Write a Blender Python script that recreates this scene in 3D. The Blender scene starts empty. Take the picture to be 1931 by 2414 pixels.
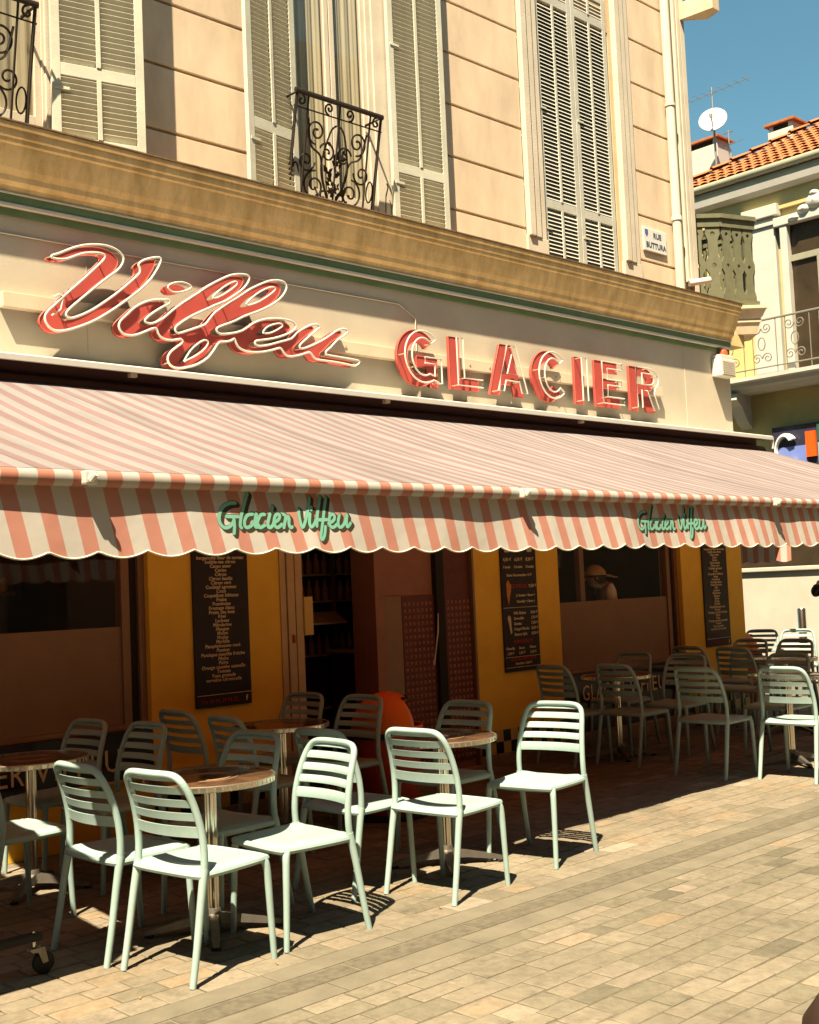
import bpy, bmesh, math, random
from math import sin, cos, pi, radians, sqrt, atan2
from mathutils import Vector, Matrix, geometry

random.seed(7)
scene = bpy.context.scene
COL = scene.collection

# ---------------------------------------------------------------- camera
CAM = bpy.data.cameras.new('camera'); CAMO = bpy.data.objects.new('camera', CAM); COL.objects.link(CAMO)
CAM.sensor_fit = 'HORIZONTAL'; CAM.sensor_width = 24.0; CAM.lens = 24.0 * 2800.0 / 1931.0
CAM.clip_start = 0.05; CAM.clip_end = 3000
CAMO.matrix_world = Matrix([[0.72344, -0.01208, -0.690282, 0.0], [-0.688992, -0.076165, -0.720756, 0.0], [-0.043869, 0.997022, -0.063424, 1.6], [0.0, 0.0, 0.0, 1.0]])
scene.camera = CAMO
scene.render.resolution_x = 819; scene.render.resolution_y = 1024

# ---------------------------------------------------------------- sky, sun, exposure
SUN_AZ = radians(28.5)      # shadows run this far from the facade line, towards it
SUN_EL = radians(61.0)
world = bpy.data.worlds.new('World'); scene.world = world; world.use_nodes = True
wn = world.node_tree.nodes; wl = world.node_tree.links
bg = wn['Background']
sky = wn.new('ShaderNodeTexSky'); sky.sky_type = 'NISHITA'; sky.sun_disc = False
sky.sun_elevation = SUN_EL; sky.sun_rotation = atan2(-cos(SUN_AZ), -sin(SUN_AZ))
sky.altitude = 0; sky.air_density = 1.0; sky.dust_density = 0.6; sky.ozone_density = 1.0
tint = wn.new('ShaderNodeMix'); tint.data_type = 'RGBA'; tint.blend_type = 'MULTIPLY'; tint.inputs[0].default_value = 1.0
tint.inputs[7].default_value = (0.72, 1.04, 0.86, 1)
wl.new(sky.outputs[0], tint.inputs[6]); wl.new(tint.outputs[2], bg.inputs['Color'])
bg.inputs['Strength'].default_value = 0.054
sl = bpy.data.lights.new('sun', 'SUN'); sl.energy = 5.0; sl.angle = radians(0.5); sl.color = (1.0, 0.845, 0.61)
so = bpy.data.objects.new('sun', sl); COL.objects.link(so)
sdir = Vector((cos(SUN_AZ) * cos(SUN_EL), sin(SUN_AZ) * cos(SUN_EL), -sin(SUN_EL)))
so.rotation_euler = sdir.to_track_quat('-Z', 'Y').to_euler(); so.location = (-6, -4, 14)
vs = scene.view_settings
scene.display_settings.display_device = 'sRGB'
vs.view_transform = 'Standard'; vs.look = 'None'; vs.gamma = 1.0; vs.use_curve_mapping = False
vs.exposure = 1.55
scene.cycles.max_bounces = 8; scene.cycles.diffuse_bounces = 1; scene.cycles.transparent_max_bounces = 12
scene.cycles.use_denoising = True

# ---------------------------------------------------------------- materials
M = {}
def mat(name, col, rough=0.6, var=0.0, vscale=6.0, bump=0.0, bscale=60.0, metal=0.0, spec=0.4, col2=None, trans=0.0, streak=None):
    m = bpy.data.materials.new(name); m.use_nodes = True
    n = m.node_tree.nodes; l = m.node_tree.links; b = n['Principled BSDF']
    b.inputs['Base Color'].default_value = (*col, 1); b.inputs['Roughness'].default_value = rough
    b.inputs['Metallic'].default_value = metal; b.inputs['Specular IOR Level'].default_value = spec
    tc = n.new('ShaderNodeTexCoord')
    if var > 0 or col2:
        nz = n.new('ShaderNodeTexNoise'); nz.inputs['Scale'].default_value = vscale; nz.inputs['Detail'].default_value = 6; nz.inputs['Roughness'].default_value = 0.62
        if streak:
            mp = n.new('ShaderNodeMapping'); mp.inputs['Scale'].default_value = streak
            l.new(tc.outputs['Object'], mp.inputs['Vector']); l.new(mp.outputs[0], nz.inputs['Vector'])
        else:
            l.new(tc.outputs['Object'], nz.inputs['Vector'])
        r = n.new('ShaderNodeValToRGB')
        c2 = col2 or tuple(c * (1 - var) for c in col)
        c1 = tuple(min(1, c * (1 + var * 0.35)) for c in col)
        r.color_ramp.elements[0].position = 0.32; r.color_ramp.elements[0].color = (*c2, 1)
        r.color_ramp.elements[1].position = 0.62; r.color_ramp.elements[1].color = (*c1, 1)
        l.new(nz.outputs['Fac'], r.inputs[0]); l.new(r.outputs[0], b.inputs['Base Color'])
        rr = n.new('ShaderNodeMapRange'); rr.inputs[3].default_value = min(1, rough + 0.1); rr.inputs[4].default_value = max(0.05, rough - 0.08)
        l.new(nz.outputs['Fac'], rr.inputs[0]); l.new(rr.outputs[0], b.inputs['Roughness'])
    if bump > 0:
        nb = n.new('ShaderNodeTexNoise'); nb.inputs['Scale'].default_value = bscale; nb.inputs['Detail'].default_value = 5
        l.new(tc.outputs['Object'], nb.inputs['Vector'])
        bp = n.new('ShaderNodeBump'); bp.inputs['Strength'].default_value = bump; bp.inputs['Distance'].default_value = 0.01
        l.new(nb.outputs['Fac'], bp.inputs['Height']); l.new(bp.outputs[0], b.inputs['Normal'])
    if trans > 0:
        out = n['Material Output']; t = n.new('ShaderNodeBsdfTranslucent'); mx = n.new('ShaderNodeMixShader'); mx.inputs[0].default_value = trans
        t.inputs['Color'].default_value = (*col, 1)
        l.new(b.outputs[0], mx.inputs[1]); l.new(t.outputs[0], mx.inputs[2]); l.new(mx.outputs[0], out.inputs['Surface'])
    M[name] = m
    return m

mat('sign_wall', (0.62, 0.535, 0.40), 0.75, 0.10, 1.6, 0.12, 90)
mat('upper_wall', (0.82, 0.63, 0.435), 0.85, 0.17, 2.2, 0.35, 140, streak=(1.6, 1.6, 0.6))
mat('upper_recess', (0.70, 0.50, 0.29), 0.9, 0.12, 3, 0.3, 120)
mat('surround', (0.70, 0.61, 0.47), 0.75, 0.12, 3, 0.15, 90)
mat('shutter', (0.64, 0.62, 0.49), 0.5, 0.15, 4, 0.1, 60)
mat('shutter_closed', (0.58, 0.56, 0.47), 0.5, 0.15, 4, 0.1, 60)
mat('cornice', (0.86, 0.635, 0.30), 0.85, 0.3, 2.4, 0.4, 70, col2=(0.66, 0.455, 0.19), streak=(3.0, 3, 0.8))
mat('cornice_side', (0.72, 0.55, 0.36), 0.8, 0.2, 5, 0.2, 60)
mat('ledge_lead', (0.20, 0.12, 0.06), 0.8, 0.4, 9, 0.3, 40)
mat('green_band', (0.20, 0.30, 0.14), 0.6, 0.18, 3, 0.1, 60)
mat('cream_trim', (0.78, 0.72, 0.58), 0.5, 0.1, 4)
mat('iron', (0.030, 0.018, 0.010), 0.55, 0.3, 30, 0.1, 80)
mat('curtain', (0.62, 0.58, 0.42), 0.9, 0.2, 2.5, streak=(9, 1, 0.3))
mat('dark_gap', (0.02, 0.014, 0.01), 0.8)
mat('yellow_wall', (0.96, 0.56, 0.05), 0.7, 0.10, 2.5, 0.10, 110)
mat('black_gloss', (0.012, 0.009, 0.008), 0.3)
mat('black_tile', (0.012, 0.010, 0.010), 0.3)
mat('cream_tile', (0.70, 0.46, 0.12), 0.35)
mat('board_black', (0.018, 0.008, 0.006), 0.5, 0.2, 20)
mat('chalk', (0.85, 0.68, 0.40), 0.8)
mat('chalk_red', (0.50, 0.05, 0.03), 0.8)
mat('cone_orange', (0.70, 0.28, 0.05), 0.7, 0.4, 60)
mat('sundae_cream', (0.80, 0.62, 0.35), 0.7, 0.4, 80)
mat('frame_bronze', (0.30, 0.17, 0.09), 0.4, 0.1, 8, metal=0.2)
mat('frame_alu', (0.62, 0.42, 0.20), 0.4, 0.1, 8)
mat('frost', (0.38, 0.25, 0.15), 0.85, 0.08, 9, trans=0.2)
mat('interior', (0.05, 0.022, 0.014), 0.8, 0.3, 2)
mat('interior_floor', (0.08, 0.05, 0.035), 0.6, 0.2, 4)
mat('steel_dark', (0.10, 0.07, 0.055), 0.35, metal=0.6)
mat('door_brown', (0.34, 0.15, 0.09), 0.55, 0.1, 8)
mat('door_maroon', (0.14, 0.035, 0.022), 0.5, 0.2, 12)
mat('stone_base', (0.34, 0.24, 0.14), 0.85, 0.25, 8, 0.3, 70)
mat('neon_red', (0.52, 0.085, 0.068), 0.38, 0.10, 5)
mat('neon_edge', (0.52, 0.12, 0.08), 0.5)
mat('neon_tube', (0.74, 0.69, 0.59), 0.22, spec=0.6)
mat('tube_holder', (0.55, 0.42, 0.28), 0.4)
mat('bar_cream', (0.74, 0.60, 0.42), 0.6, 0.08, 6)
mat('hood_white', (0.62, 0.58, 0.51), 0.45, 0.06, 8)
mat('hood_shade', (0.10, 0.035, 0.025), 0.6)  # dark maroon carries the shade under the hood
mat('arm_white', (0.70, 0.66, 0.58), 0.4)
mat('mint_letter', (0.17, 0.42, 0.31), 0.7)
mat('dark_outline', (0.035, 0.030, 0.012), 0.8)
mat('chair', (0.325, 0.44, 0.408), 0.40, 0.10, 7, 0.05, 220, spec=0.45)
mat('chrome', (0.62, 0.56, 0.46), 0.18, metal=1.0)
mat('alu_rim', (0.66, 0.60, 0.48), 0.28, 0.25, 90, metal=0.9)
mat('table_print', (0.10, 0.055, 0.03), 0.12, 0.5, 14, spec=0.6)
mat('table_ring', (0.42, 0.26, 0.14), 0.2)
mat('cast_alu', (0.20, 0.18, 0.15), 0.4, 0.2, 20, metal=0.7)
mat('rubber', (0.015, 0.013, 0.012), 0.8)
mat('paper', (0.82, 0.80, 0.76), 0.8)
mat('bin_orange', (1.0, 0.19, 0.015), 0.4, 0.08, 10)
mat('bin_body', (0.55, 0.055, 0.02), 0.45, 0.1, 10)
mat('pavement_base', (0.120, 0.102, 0.068), 0.95, 0.3, 20, 0.3, 90)
mat('gutter_stone', (0.160, 0.138, 0.095), 0.9, 0.2, 5, 0.35, 120)
mat('far_white', (0.54, 0.51, 0.45), 0.75, 0.08, 3, 0.1, 60)
mat('far_ochre', (0.62, 0.47, 0.19), 0.85, 0.12, 3, 0.1, 60)
mat('far_grey', (0.30, 0.29, 0.20), 0.7, 0.1, 6)
mat('far_dark', (0.05, 0.035, 0.02), 0.25, 0.3, 3)
mat('far_iron', (0.20, 0.19, 0.15), 0.6)
mat('terracotta', (0.39, 0.125, 0.038), 0.85, 0.3, 7, 0.3, 60)
mat('terracotta_dark', (0.30, 0.07, 0.02), 0.9)
mat('olive_paint', (0.155, 0.15, 0.085), 0.6, 0.15, 12)
mat('dish_white', (0.50, 0.49, 0.46), 0.4)
mat('antenna', (0.30, 0.28, 0.26), 0.5, metal=0.5)
mat('white_wall', (0.54, 0.485, 0.40), 0.8, 0.10, 2, 0.15, 60)
mat('steel', (0.55, 0.52, 0.46), 0.22, metal=1.0)
mat('bank_navy', (0.03, 0.03, 0.055), 0.35)
mat('bank_blue', (0.16, 0.22, 0.55), 0.4)
mat('bank_green', (0.02, 0.11, 0.07), 0.4)
mat('bank_teal', (0.12, 0.45, 0.42), 0.4)
mat('bank_orange', (0.95, 0.10, 0.01), 0.4)
mat('bank_white', (0.85, 0.83, 0.76), 0.4)
mat('plate_white', (0.78, 0.76, 0.70), 0.35)
mat('plate_ink', (0.06, 0.08, 0.12), 0.5)
mat('crest_blue', (0.08, 0.14, 0.32), 0.5)
mat('siren_white', (0.80, 0.74, 0.62), 0.5)
mat('siren_red', (0.75, 0.10, 0.03), 0.35)
mat('skin', (0.55, 0.30, 0.20), 0.6)
mat('cloth_white', (0.80, 0.78, 0.70), 0.85, 0.12, 12)
mat('cloth_black', (0.012, 0.010, 0.010), 0.85)
mat('cap_straw', (0.62, 0.42, 0.16), 0.8, 0.2, 40)
mat('hair_dark', (0.02, 0.012, 0.008), 0.7)
mat('jeans', (0.06, 0.07, 0.10), 0.85)
mat('leaf', (0.055, 0.085, 0.018), 0.6, 0.4, 20, trans=0.25)
mat('bark', (0.12, 0.08, 0.05), 0.9)
mat('bollard_paint', (0.030, 0.016, 0.010), 0.5)
mat('bottle', (0.45, 0.22, 0.12), 0.2)
mat('strip_white', (0.75, 0.68, 0.55), 0.7)

def glass_mat(name, tintc, refl=0.09):
    m = bpy.data.materials.new(name); m.use_nodes = True; n = m.node_tree.nodes; l = m.node_tree.links
    n.remove(n['Principled BSDF']); out = n['Material Output']
    t = n.new('ShaderNodeBsdfTransparent'); t.inputs[0].default_value = (*tintc, 1)
    g = n.new('ShaderNodeBsdfGlossy'); g.inputs['Roughness'].default_value = 0.02; g.inputs[0].default_value = (0.9, 0.86, 0.8, 1)
    ge = n.new('ShaderNodeNewGeometry'); dp = n.new('ShaderNodeVectorMath'); dp.operation = 'DOT_PRODUCT'; l.new(ge.outputs['Normal'], dp.inputs[0]); l.new(ge.outputs['Incoming'], dp.inputs[1])
    ab = n.new('ShaderNodeMath'); ab.operation = 'ABSOLUTE'; l.new(dp.outputs['Value'], ab.inputs[0])
    om = n.new('ShaderNodeMath'); om.operation = 'SUBTRACT'; om.inputs[0].default_value = 1.0; l.new(ab.outputs[0], om.inputs[1])
    pw = n.new('ShaderNodeMath'); pw.operation = 'POWER'; pw.inputs[1].default_value = 5.0; l.new(om.outputs[0], pw.inputs[0])
    f = n.new('ShaderNodeMath'); f.operation = 'MULTIPLY_ADD'; f.inputs[1].default_value = 0.92; f.inputs[2].default_value = 0.08; l.new(pw.outputs[0], f.inputs[0])
    mx = n.new('ShaderNodeMixShader'); l.new(f.outputs[0], mx.inputs[0]); l.new(t.outputs[0], mx.inputs[1]); l.new(g.outputs[0], mx.inputs[2])
    l.new(mx.outputs[0], out.inputs['Surface']); M[name] = m
glass_mat('glass', (0.95, 0.92, 0.88))

def stripe_mat(name, trans, x0=2.239, period=0.1569, axis=0, white=(0.60, 0.555, 0.495), red=(0.57, 0.26, 0.195), shear=0.0, seams=False):
    m = bpy.data.materials.new(name); m.use_nodes = True; n = m.node_tree.nodes; l = m.node_tree.links
    b = n['Principled BSDF']; out = n['Material Output']; b.inputs['Roughness'].default_value = 0.85; b.inputs['Specular IOR Level'].default_value = 0.2
    tc = n.new('ShaderNodeTexCoord'); sp = n.new('ShaderNodeSeparateXYZ'); l.new(tc.outputs['Object'], sp.inputs[0])
    a = n.new('ShaderNodeMath'); a.operation = 'SUBTRACT'; a.inputs[1].default_value = x0; 
    if shear:
        q = n.new('ShaderNodeMath'); q.operation = 'MULTIPLY_ADD'; q.inputs[1].default_value = shear; l.new(sp.outputs[2], q.inputs[0]); l.new(sp.outputs[axis], q.inputs[2])
        q2 = n.new('ShaderNodeMath'); q2.operation = 'SUBTRACT'; q2.inputs[1].default_value = shear * 2.1; l.new(q.outputs[0], q2.inputs[0]); l.new(q2.outputs[0], a.inputs[0])
    else:
        l.new(sp.outputs[axis], a.inputs[0])
    d = n.new('ShaderNodeMath'); d.operation = 'DIVIDE'; d.inputs[1].default_value = period; l.new(a.outputs[0], d.inputs[0])
    f = n.new('ShaderNodeMath'); f.operation = 'FRACT'; l.new(d.outputs[0], f.inputs[0])
    c = n.new('ShaderNodeMath'); c.operation = 'LESS_THAN'; c.inputs[1].default_value = 0.47; l.new(f.outputs[0], c.inputs[0])
    nz = n.new('ShaderNodeTexNoise'); nz.inputs['Scale'].default_value = 3.0; nz.inputs['Detail'].default_value = 5; l.new(tc.outputs['Object'], nz.inputs[0])
    mr = n.new('ShaderNodeMapRange'); mr.inputs[3].default_value = 0.82; mr.inputs[4].default_value = 1.06; l.new(nz.outputs['Fac'], mr.inputs[0])
    mix = n.new('ShaderNodeMix'); mix.data_type = 'RGBA'; l.new(c.outputs[0], mix.inputs[0])
    mix.inputs[6].default_value = (*white, 1); mix.inputs[7].default_value = (*red, 1)
    mu = n.new('ShaderNodeMix'); mu.data_type = 'RGBA'; mu.blend_type = 'MULTIPLY'; mu.inputs[0].default_value = 1
    l.new(mix.outputs[2], mu.inputs[6]); l.new(mr.outputs[0], mu.inputs[7])
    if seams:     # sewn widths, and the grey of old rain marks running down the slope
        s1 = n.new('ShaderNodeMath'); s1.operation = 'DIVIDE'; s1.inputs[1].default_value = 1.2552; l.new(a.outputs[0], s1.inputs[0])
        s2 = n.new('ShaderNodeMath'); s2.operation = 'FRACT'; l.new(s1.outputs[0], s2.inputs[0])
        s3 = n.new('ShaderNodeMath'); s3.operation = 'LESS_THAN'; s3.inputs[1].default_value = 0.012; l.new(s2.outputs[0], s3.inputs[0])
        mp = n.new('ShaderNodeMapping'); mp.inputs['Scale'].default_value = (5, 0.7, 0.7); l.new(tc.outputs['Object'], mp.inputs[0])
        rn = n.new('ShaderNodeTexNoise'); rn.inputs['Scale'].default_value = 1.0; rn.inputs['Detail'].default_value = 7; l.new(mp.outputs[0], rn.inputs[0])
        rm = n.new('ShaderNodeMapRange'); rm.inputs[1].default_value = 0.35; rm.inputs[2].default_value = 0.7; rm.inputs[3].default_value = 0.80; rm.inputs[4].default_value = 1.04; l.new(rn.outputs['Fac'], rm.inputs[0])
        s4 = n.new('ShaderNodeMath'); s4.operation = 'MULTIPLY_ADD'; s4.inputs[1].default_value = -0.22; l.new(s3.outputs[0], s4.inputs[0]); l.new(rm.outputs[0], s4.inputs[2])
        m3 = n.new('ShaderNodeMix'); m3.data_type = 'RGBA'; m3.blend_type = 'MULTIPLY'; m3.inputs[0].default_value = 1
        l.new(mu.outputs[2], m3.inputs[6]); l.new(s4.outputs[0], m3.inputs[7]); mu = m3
    l.new(mu.outputs[2], b.inputs['Base Color'])
    wv = n.new('ShaderNodeTexNoise'); wv.inputs['Scale'].default_value = 9; l.new(tc.outputs['Object'], wv.inputs[0])
    bp = n.new('ShaderNodeBump'); bp.inputs['Strength'].default_value = 0.15; bp.inputs['Distance'].default_value = 0.02; l.new(wv.outputs['Fac'], bp.inputs['Height']); l.new(bp.outputs[0], b.inputs['Normal'])
    t = n.new('ShaderNodeBsdfTranslucent')
    if seams:     # transmitted light tinted red to warm the shade under the cloth
        tm_ = n.new('ShaderNodeMix'); tm_.data_type = 'RGBA'; tm_.blend_type = 'MULTIPLY'; tm_.inputs[0].default_value = 1; tm_.inputs[7].default_value = (1.0, 0.36, 0.15, 1)
        l.new(mu.outputs[2], tm_.inputs[6]); l.new(tm_.outputs[2], t.inputs[0])
    else:
        l.new(mu.outputs[2], t.inputs[0])
    mx = n.new('ShaderNodeMixShader'); mx.inputs[0].default_value = trans
    l.new(b.outputs[0], mx.inputs[1]); l.new(t.outputs[0], mx.inputs[2]); l.new(mx.outputs[0], out.inputs['Surface'])
    M[name] = m
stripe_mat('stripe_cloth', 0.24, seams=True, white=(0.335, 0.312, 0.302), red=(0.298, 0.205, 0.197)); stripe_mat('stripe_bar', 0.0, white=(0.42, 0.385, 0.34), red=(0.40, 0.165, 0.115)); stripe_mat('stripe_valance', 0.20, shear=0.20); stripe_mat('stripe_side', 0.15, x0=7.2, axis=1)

def stone_mat():
    m = bpy.data.materials.new('paver'); m.use_nodes = True; n = m.node_tree.nodes; l = m.node_tree.links
    b = n['Principled BSDF']; b.inputs['Roughness'].default_value = 0.88; b.inputs['Specular IOR Level'].default_value = 0.25
    at = n.new('ShaderNodeAttribute'); at.attribute_name = 'tone'
    geo = n.new('ShaderNodeNewGeometry')
    r = n.new('ShaderNodeValToRGB'); r.color_ramp.interpolation = 'LINEAR'
    e = r.color_ramp.elements
    e[0].position = 0.0; e[0].color = (0.128, 0.112, 0.077, 1); e[1].position = 1.0; e[1].color = (0.289, 0.243, 0.183, 1)
    for p, c in ((0.12, (0.158, 0.138, 0.092)), (0.3, (0.183, 0.156, 0.108)), (0.5, (0.203, 0.171, 0.119)), (0.68, (0.221, 0.184, 0.131)), (0.8, (0.233, 0.176, 0.110)), (0.9, (0.256, 0.210, 0.155))):
        x = e.new(p); x.color = (*c, 1)
    l.new(at.outputs['Fac'], r.inputs[0])
    nz = n.new('ShaderNodeTexNoise'); nz.inputs['Scale'].default_value = 16; nz.inputs['Detail'].default_value = 8; nz.inputs['Roughness'].default_value = 0.7
    l.new(geo.outputs['Position'], nz.inputs[0])
    mr = n.new('ShaderNodeMapRange'); mr.inputs[1].default_value = 0.25; mr.inputs[2].default_value = 0.75; mr.inputs[3].default_value = 0.70; mr.inputs[4].default_value = 1.22; l.new(nz.outputs['Fac'], mr.inputs[0])
    n2 = n.new('ShaderNodeTexNoise'); n2.inputs['Scale'].default_value = 1.1; n2.inputs['Detail'].default_value = 4; l.new(geo.outputs['Position'], n2.inputs[0])
    m2 = n.new('ShaderNodeMapRange'); m2.inputs[1].default_value = 0.3; m2.inputs[2].default_value = 0.7; m2.inputs[3].default_value = 0.80; m2.inputs[4].default_value = 1.12; l.new(n2.outputs['Fac'], m2.inputs[0])
    pr0 = n.new('ShaderNodeMath'); pr0.operation = 'MULTIPLY'; l.new(mr.outputs[0], pr0.inputs[0]); l.new(m2.outputs[0], pr0.inputs[1])
    vo = n.new('ShaderNodeTexVoronoi'); vo.inputs['Scale'].default_value = 2.6; l.new(geo.outputs['Position'], vo.inputs['Vector'])
    vr = n.new('ShaderNodeMapRange'); vr.inputs[1].default_value = 0.035; vr.inputs[2].default_value = 0.06; vr.inputs[3].default_value = 0.62; vr.inputs[4].default_value = 1.0; l.new(vo.outputs['Distance'], vr.inputs[0])
    n4 = n.new('ShaderNodeTexNoise'); n4.inputs['Scale'].default_value = 5.5; n4.inputs['Detail'].default_value = 9; n4.inputs['Roughness'].default_value = 0.75; l.new(geo.outputs['Position'], n4.inputs[0])
    v4 = n.new('ShaderNodeMapRange'); v4.inputs[1].default_value = 0.34; v4.inputs[2].default_value = 0.46; v4.inputs[3].default_value = 0.74; v4.inputs[4].default_value = 1.0; l.new(n4.outputs['Fac'], v4.inputs[0])
    pr1 = n.new('ShaderNodeMath'); pr1.operation = 'MULTIPLY'; l.new(vr.outputs[0], pr1.inputs[0]); l.new(v4.outputs[0], pr1.inputs[1])
    pr = n.new('ShaderNodeMath'); pr.operation = 'MULTIPLY'; l.new(pr0.outputs[0], pr.inputs[0]); l.new(pr1.outputs[0], pr.inputs[1])
    mu = n.new('ShaderNodeMix'); mu.data_type = 'RGBA'; mu.blend_type = 'MULTIPLY'; mu.inputs[0].default_value = 1
    l.new(r.outputs[0], mu.inputs[6]); l.new(pr.outputs[0], mu.inputs[7]); l.new(mu.outputs[2], b.inputs['Base Color'])
    nb = n.new('ShaderNodeTexNoise'); nb.inputs['Scale'].default_value = 45; nb.inputs['Detail'].default_value = 6; l.new(geo.outputs['Position'], nb.inputs[0])
    bp = n.new('ShaderNodeBump'); bp.inputs['Strength'].default_value = 0.45; bp.inputs['Distance'].default_value = 0.006; l.new(nb.outputs['Fac'], bp.inputs['Height']); l.new(bp.outputs[0], b.inputs['Normal'])
    M['paver'] = m
stone_mat()

# ---------------------------------------------------------------- mesh helpers
class MB:
    def __init__(s): s.v = []; s.f = []
    def add(s, vs, fs):
        k = len(s.v); s.v += [tuple(p) for p in vs]; s.f += [tuple(i + k for i in f) for f in fs]; return s
    def box(s, x0, x1, y0, y1, z0, z1, b=0.0):
        if b <= 0:
            v = [(x0, y0, z0), (x1, y0, z0), (x1, y1, z0), (x0, y1, z0), (x0, y0, z1), (x1, y0, z1), (x1, y1, z1), (x0, y1, z1)]
            return s.add(v, [(0, 3, 2, 1), (4, 5, 6, 7), (0, 1, 5, 4), (1, 2, 6, 5), (2, 3, 7, 6), (3, 0, 4, 7)])
        bm = bmesh.new(); bmesh.ops.create_cube(bm, size=1)
        for p in bm.verts: p.co = Vector(((x0 + x1) / 2 + p.co.x * (x1 - x0), (y0 + y1) / 2 + p.co.y * (y1 - y0), (z0 + z1) / 2 + p.co.z * (z1 - z0)))
        bmesh.ops.bevel(bm, geom=bm.edges[:], offset=b, segments=2, affect='EDGES', profile=0.6)
        return s.bm(bm)
    def bm(s, bm):
        bm.verts.index_update(); s.add([p.co[:] for p in bm.verts], [tuple(q.index for q in f.verts) for f in bm.faces]); bm.free(); return s
    def tube(s, pts, r, seg=8, closed=False, flat=1.0, caps=True):
        pts = [Vector(p) for p in pts]; n = len(pts)
        rs = r if isinstance(r, (list, tuple)) else [r] * n
        tang = []
        for i in range(n):
            a = pts[(i - 1) % n] if (closed or i > 0) else pts[i]; b = pts[(i + 1) % n] if (closed or i < n - 1) else pts[i]
            t = (b - a); t = t.normalized() if t.length > 1e-9 else Vector((0, 0, 1)); tang.append(t)
        ref = Vector((0, 0, 1)) if abs(tang[0].z) < 0.9 else Vector((1, 0, 0))
        nrm = (ref - tang[0] * ref.dot(tang[0])).normalized(); vs = []; 
        for i in range(n):
            t = tang[i]; nrm = (nrm - t * nrm.dot(t)); nrm = nrm.normalized() if nrm.length > 1e-6 else t.orthogonal().normalized()
            bn = t.cross(nrm)
            for k in range(seg):
                a = 2 * pi * k / seg; vs.append(pts[i] + nrm * (cos(a) * rs[i]) + bn * (sin(a) * rs[i] * flat))
        fs = []
        for i in range(n if closed else n - 1):
            j = (i + 1) % n
            for k in range(seg):
                k2 = (k + 1) % seg; fs.append((i * seg + k, i * seg + k2, j * seg + k2, j * seg + k))
        if not closed and caps:
            fs.append(tuple(reversed(range(seg)))); fs.append(tuple((n - 1) * seg + k for k in range(seg)))
        return s.add(vs, fs)
    def lathe(s, prof, c=(0, 0, 0), seg=24):
        vs = []; fs = []
        for (r, z) in prof:
            for k in range(seg):
                a = 2 * pi * k / seg; vs.append((c[0] + r * cos(a), c[1] + r * sin(a), c[2] + z))
        for i in range(len(prof) - 1):
            for k in range(seg):
                k2 = (k + 1) % seg; fs.append((i * seg + k, i * seg + k2, (i + 1) * seg + k2, (i + 1) * seg + k))
        fs.append(tuple(reversed(range(seg)))); fs.append(tuple((len(prof) - 1) * seg + k for k in range(seg)))
        return s.add(vs, fs)
    def prism(s, loops, fn, d0, d1):
        """fill 2-D loops (outer, holes) between depths d0 and d1; fn(u, v, d) -> xyz"""
        tri = geometry.tessellate_polygon([[Vector((p[0], p[1], 0)) for p in lp] for lp in loops])
        flat = [p for lp in loops for p in lp]; n = len(flat)
        vs = [fn(p[0], p[1], d0) for p in flat] + [fn(p[0], p[1], d1) for p in flat]
        fs = []
        for t in tri:
            fs.append(tuple(t)); fs.append(tuple(reversed([i + n for i in t])))
        k = 0
        for lp in loops:
            m = len(lp)
            for i in range(m):
                j = (i + 1) % m; fs.append((k + i, k + j, k + j + n, k + i + n))
            k += m
        return s.add(vs, fs)
    def ext(s, prof, x0, x1, axis='x'):
        """extrude a (a, z) profile polygon along x (a = y) or y (a = x)"""
        n = len(prof)
        if axis == 'x': vs = [(x0, p[0], p[1]) for p in prof] + [(x1, p[0], p[1]) for p in prof]
        else: vs = [(p[0], x0, p[1]) for p in prof] + [(p[0], x1, p[1]) for p in prof]
        tri = geometry.tessellate_polygon([[Vector((p[0], p[1], 0)) for p in prof]])
        fs = [tuple(t) for t in tri] + [tuple(reversed([i + n for i in t])) for t in tri]
        fs += [(i, (i + 1) % n, (i + 1) % n + n, i + n) for i in range(n)]
        return s.add(vs, fs)
    def mesh(s, name, material, smooth=False, fix=True):
        me = bpy.data.meshes.new(name); me.from_pydata(s.v, [], s.f); me.update()
        if fix:
            bm = bmesh.new(); bm.from_mesh(me); bmesh.ops.recalc_face_normals(bm, faces=bm.faces[:]); bm.to_mesh(me); bm.free()
        if material: me.materials.append(M[material])
        if smooth:
            me.polygons.foreach_set('use_smooth', [True] * len(me.polygons))
            try: me.set_sharp_from_angle(angle=radians(40))
            except Exception: pass
        return me
    def build(s, name, material, parent=None, smooth=False, fix=True):
        return link(name, s.mesh(name, material, smooth, fix), parent)

def link(name, me, parent=None):
    o = bpy.data.objects.new(name, me); COL.objects.link(o)
    if parent is not None:
        o.parent = parent
        if parent.type == 'EMPTY' and parent.get('_w'): o.matrix_parent_inverse = Matrix.Translation(-Vector(parent.location))
    return o
def tag(o, label, cat, group=None):
    o['label'] = label; o['category'] = cat
    if group: o['group'] = group
    return o
def struct(o): o['kind'] = 'structure'; return o
def stuff(o): o['kind'] = 'stuff'; return o
def thing(name, loc, label, cat, group=None, world=True):
    """Empty at a thing's base; with world=True its parts carry world coordinates"""
    o = bpy.data.objects.new(name, None); COL.objects.link(o); o.location = loc; o.empty_display_size = 0.1
    if world: o['_w'] = 1
    return tag(o, label, cat, group)
def part_copies(root, new):
    for ch in root.children:
        c = ch.copy(); COL.objects.link(c); c.parent = new
        for g in ch.children:
            d = g.copy(); COL.objects.link(d); d.parent = c
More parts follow.
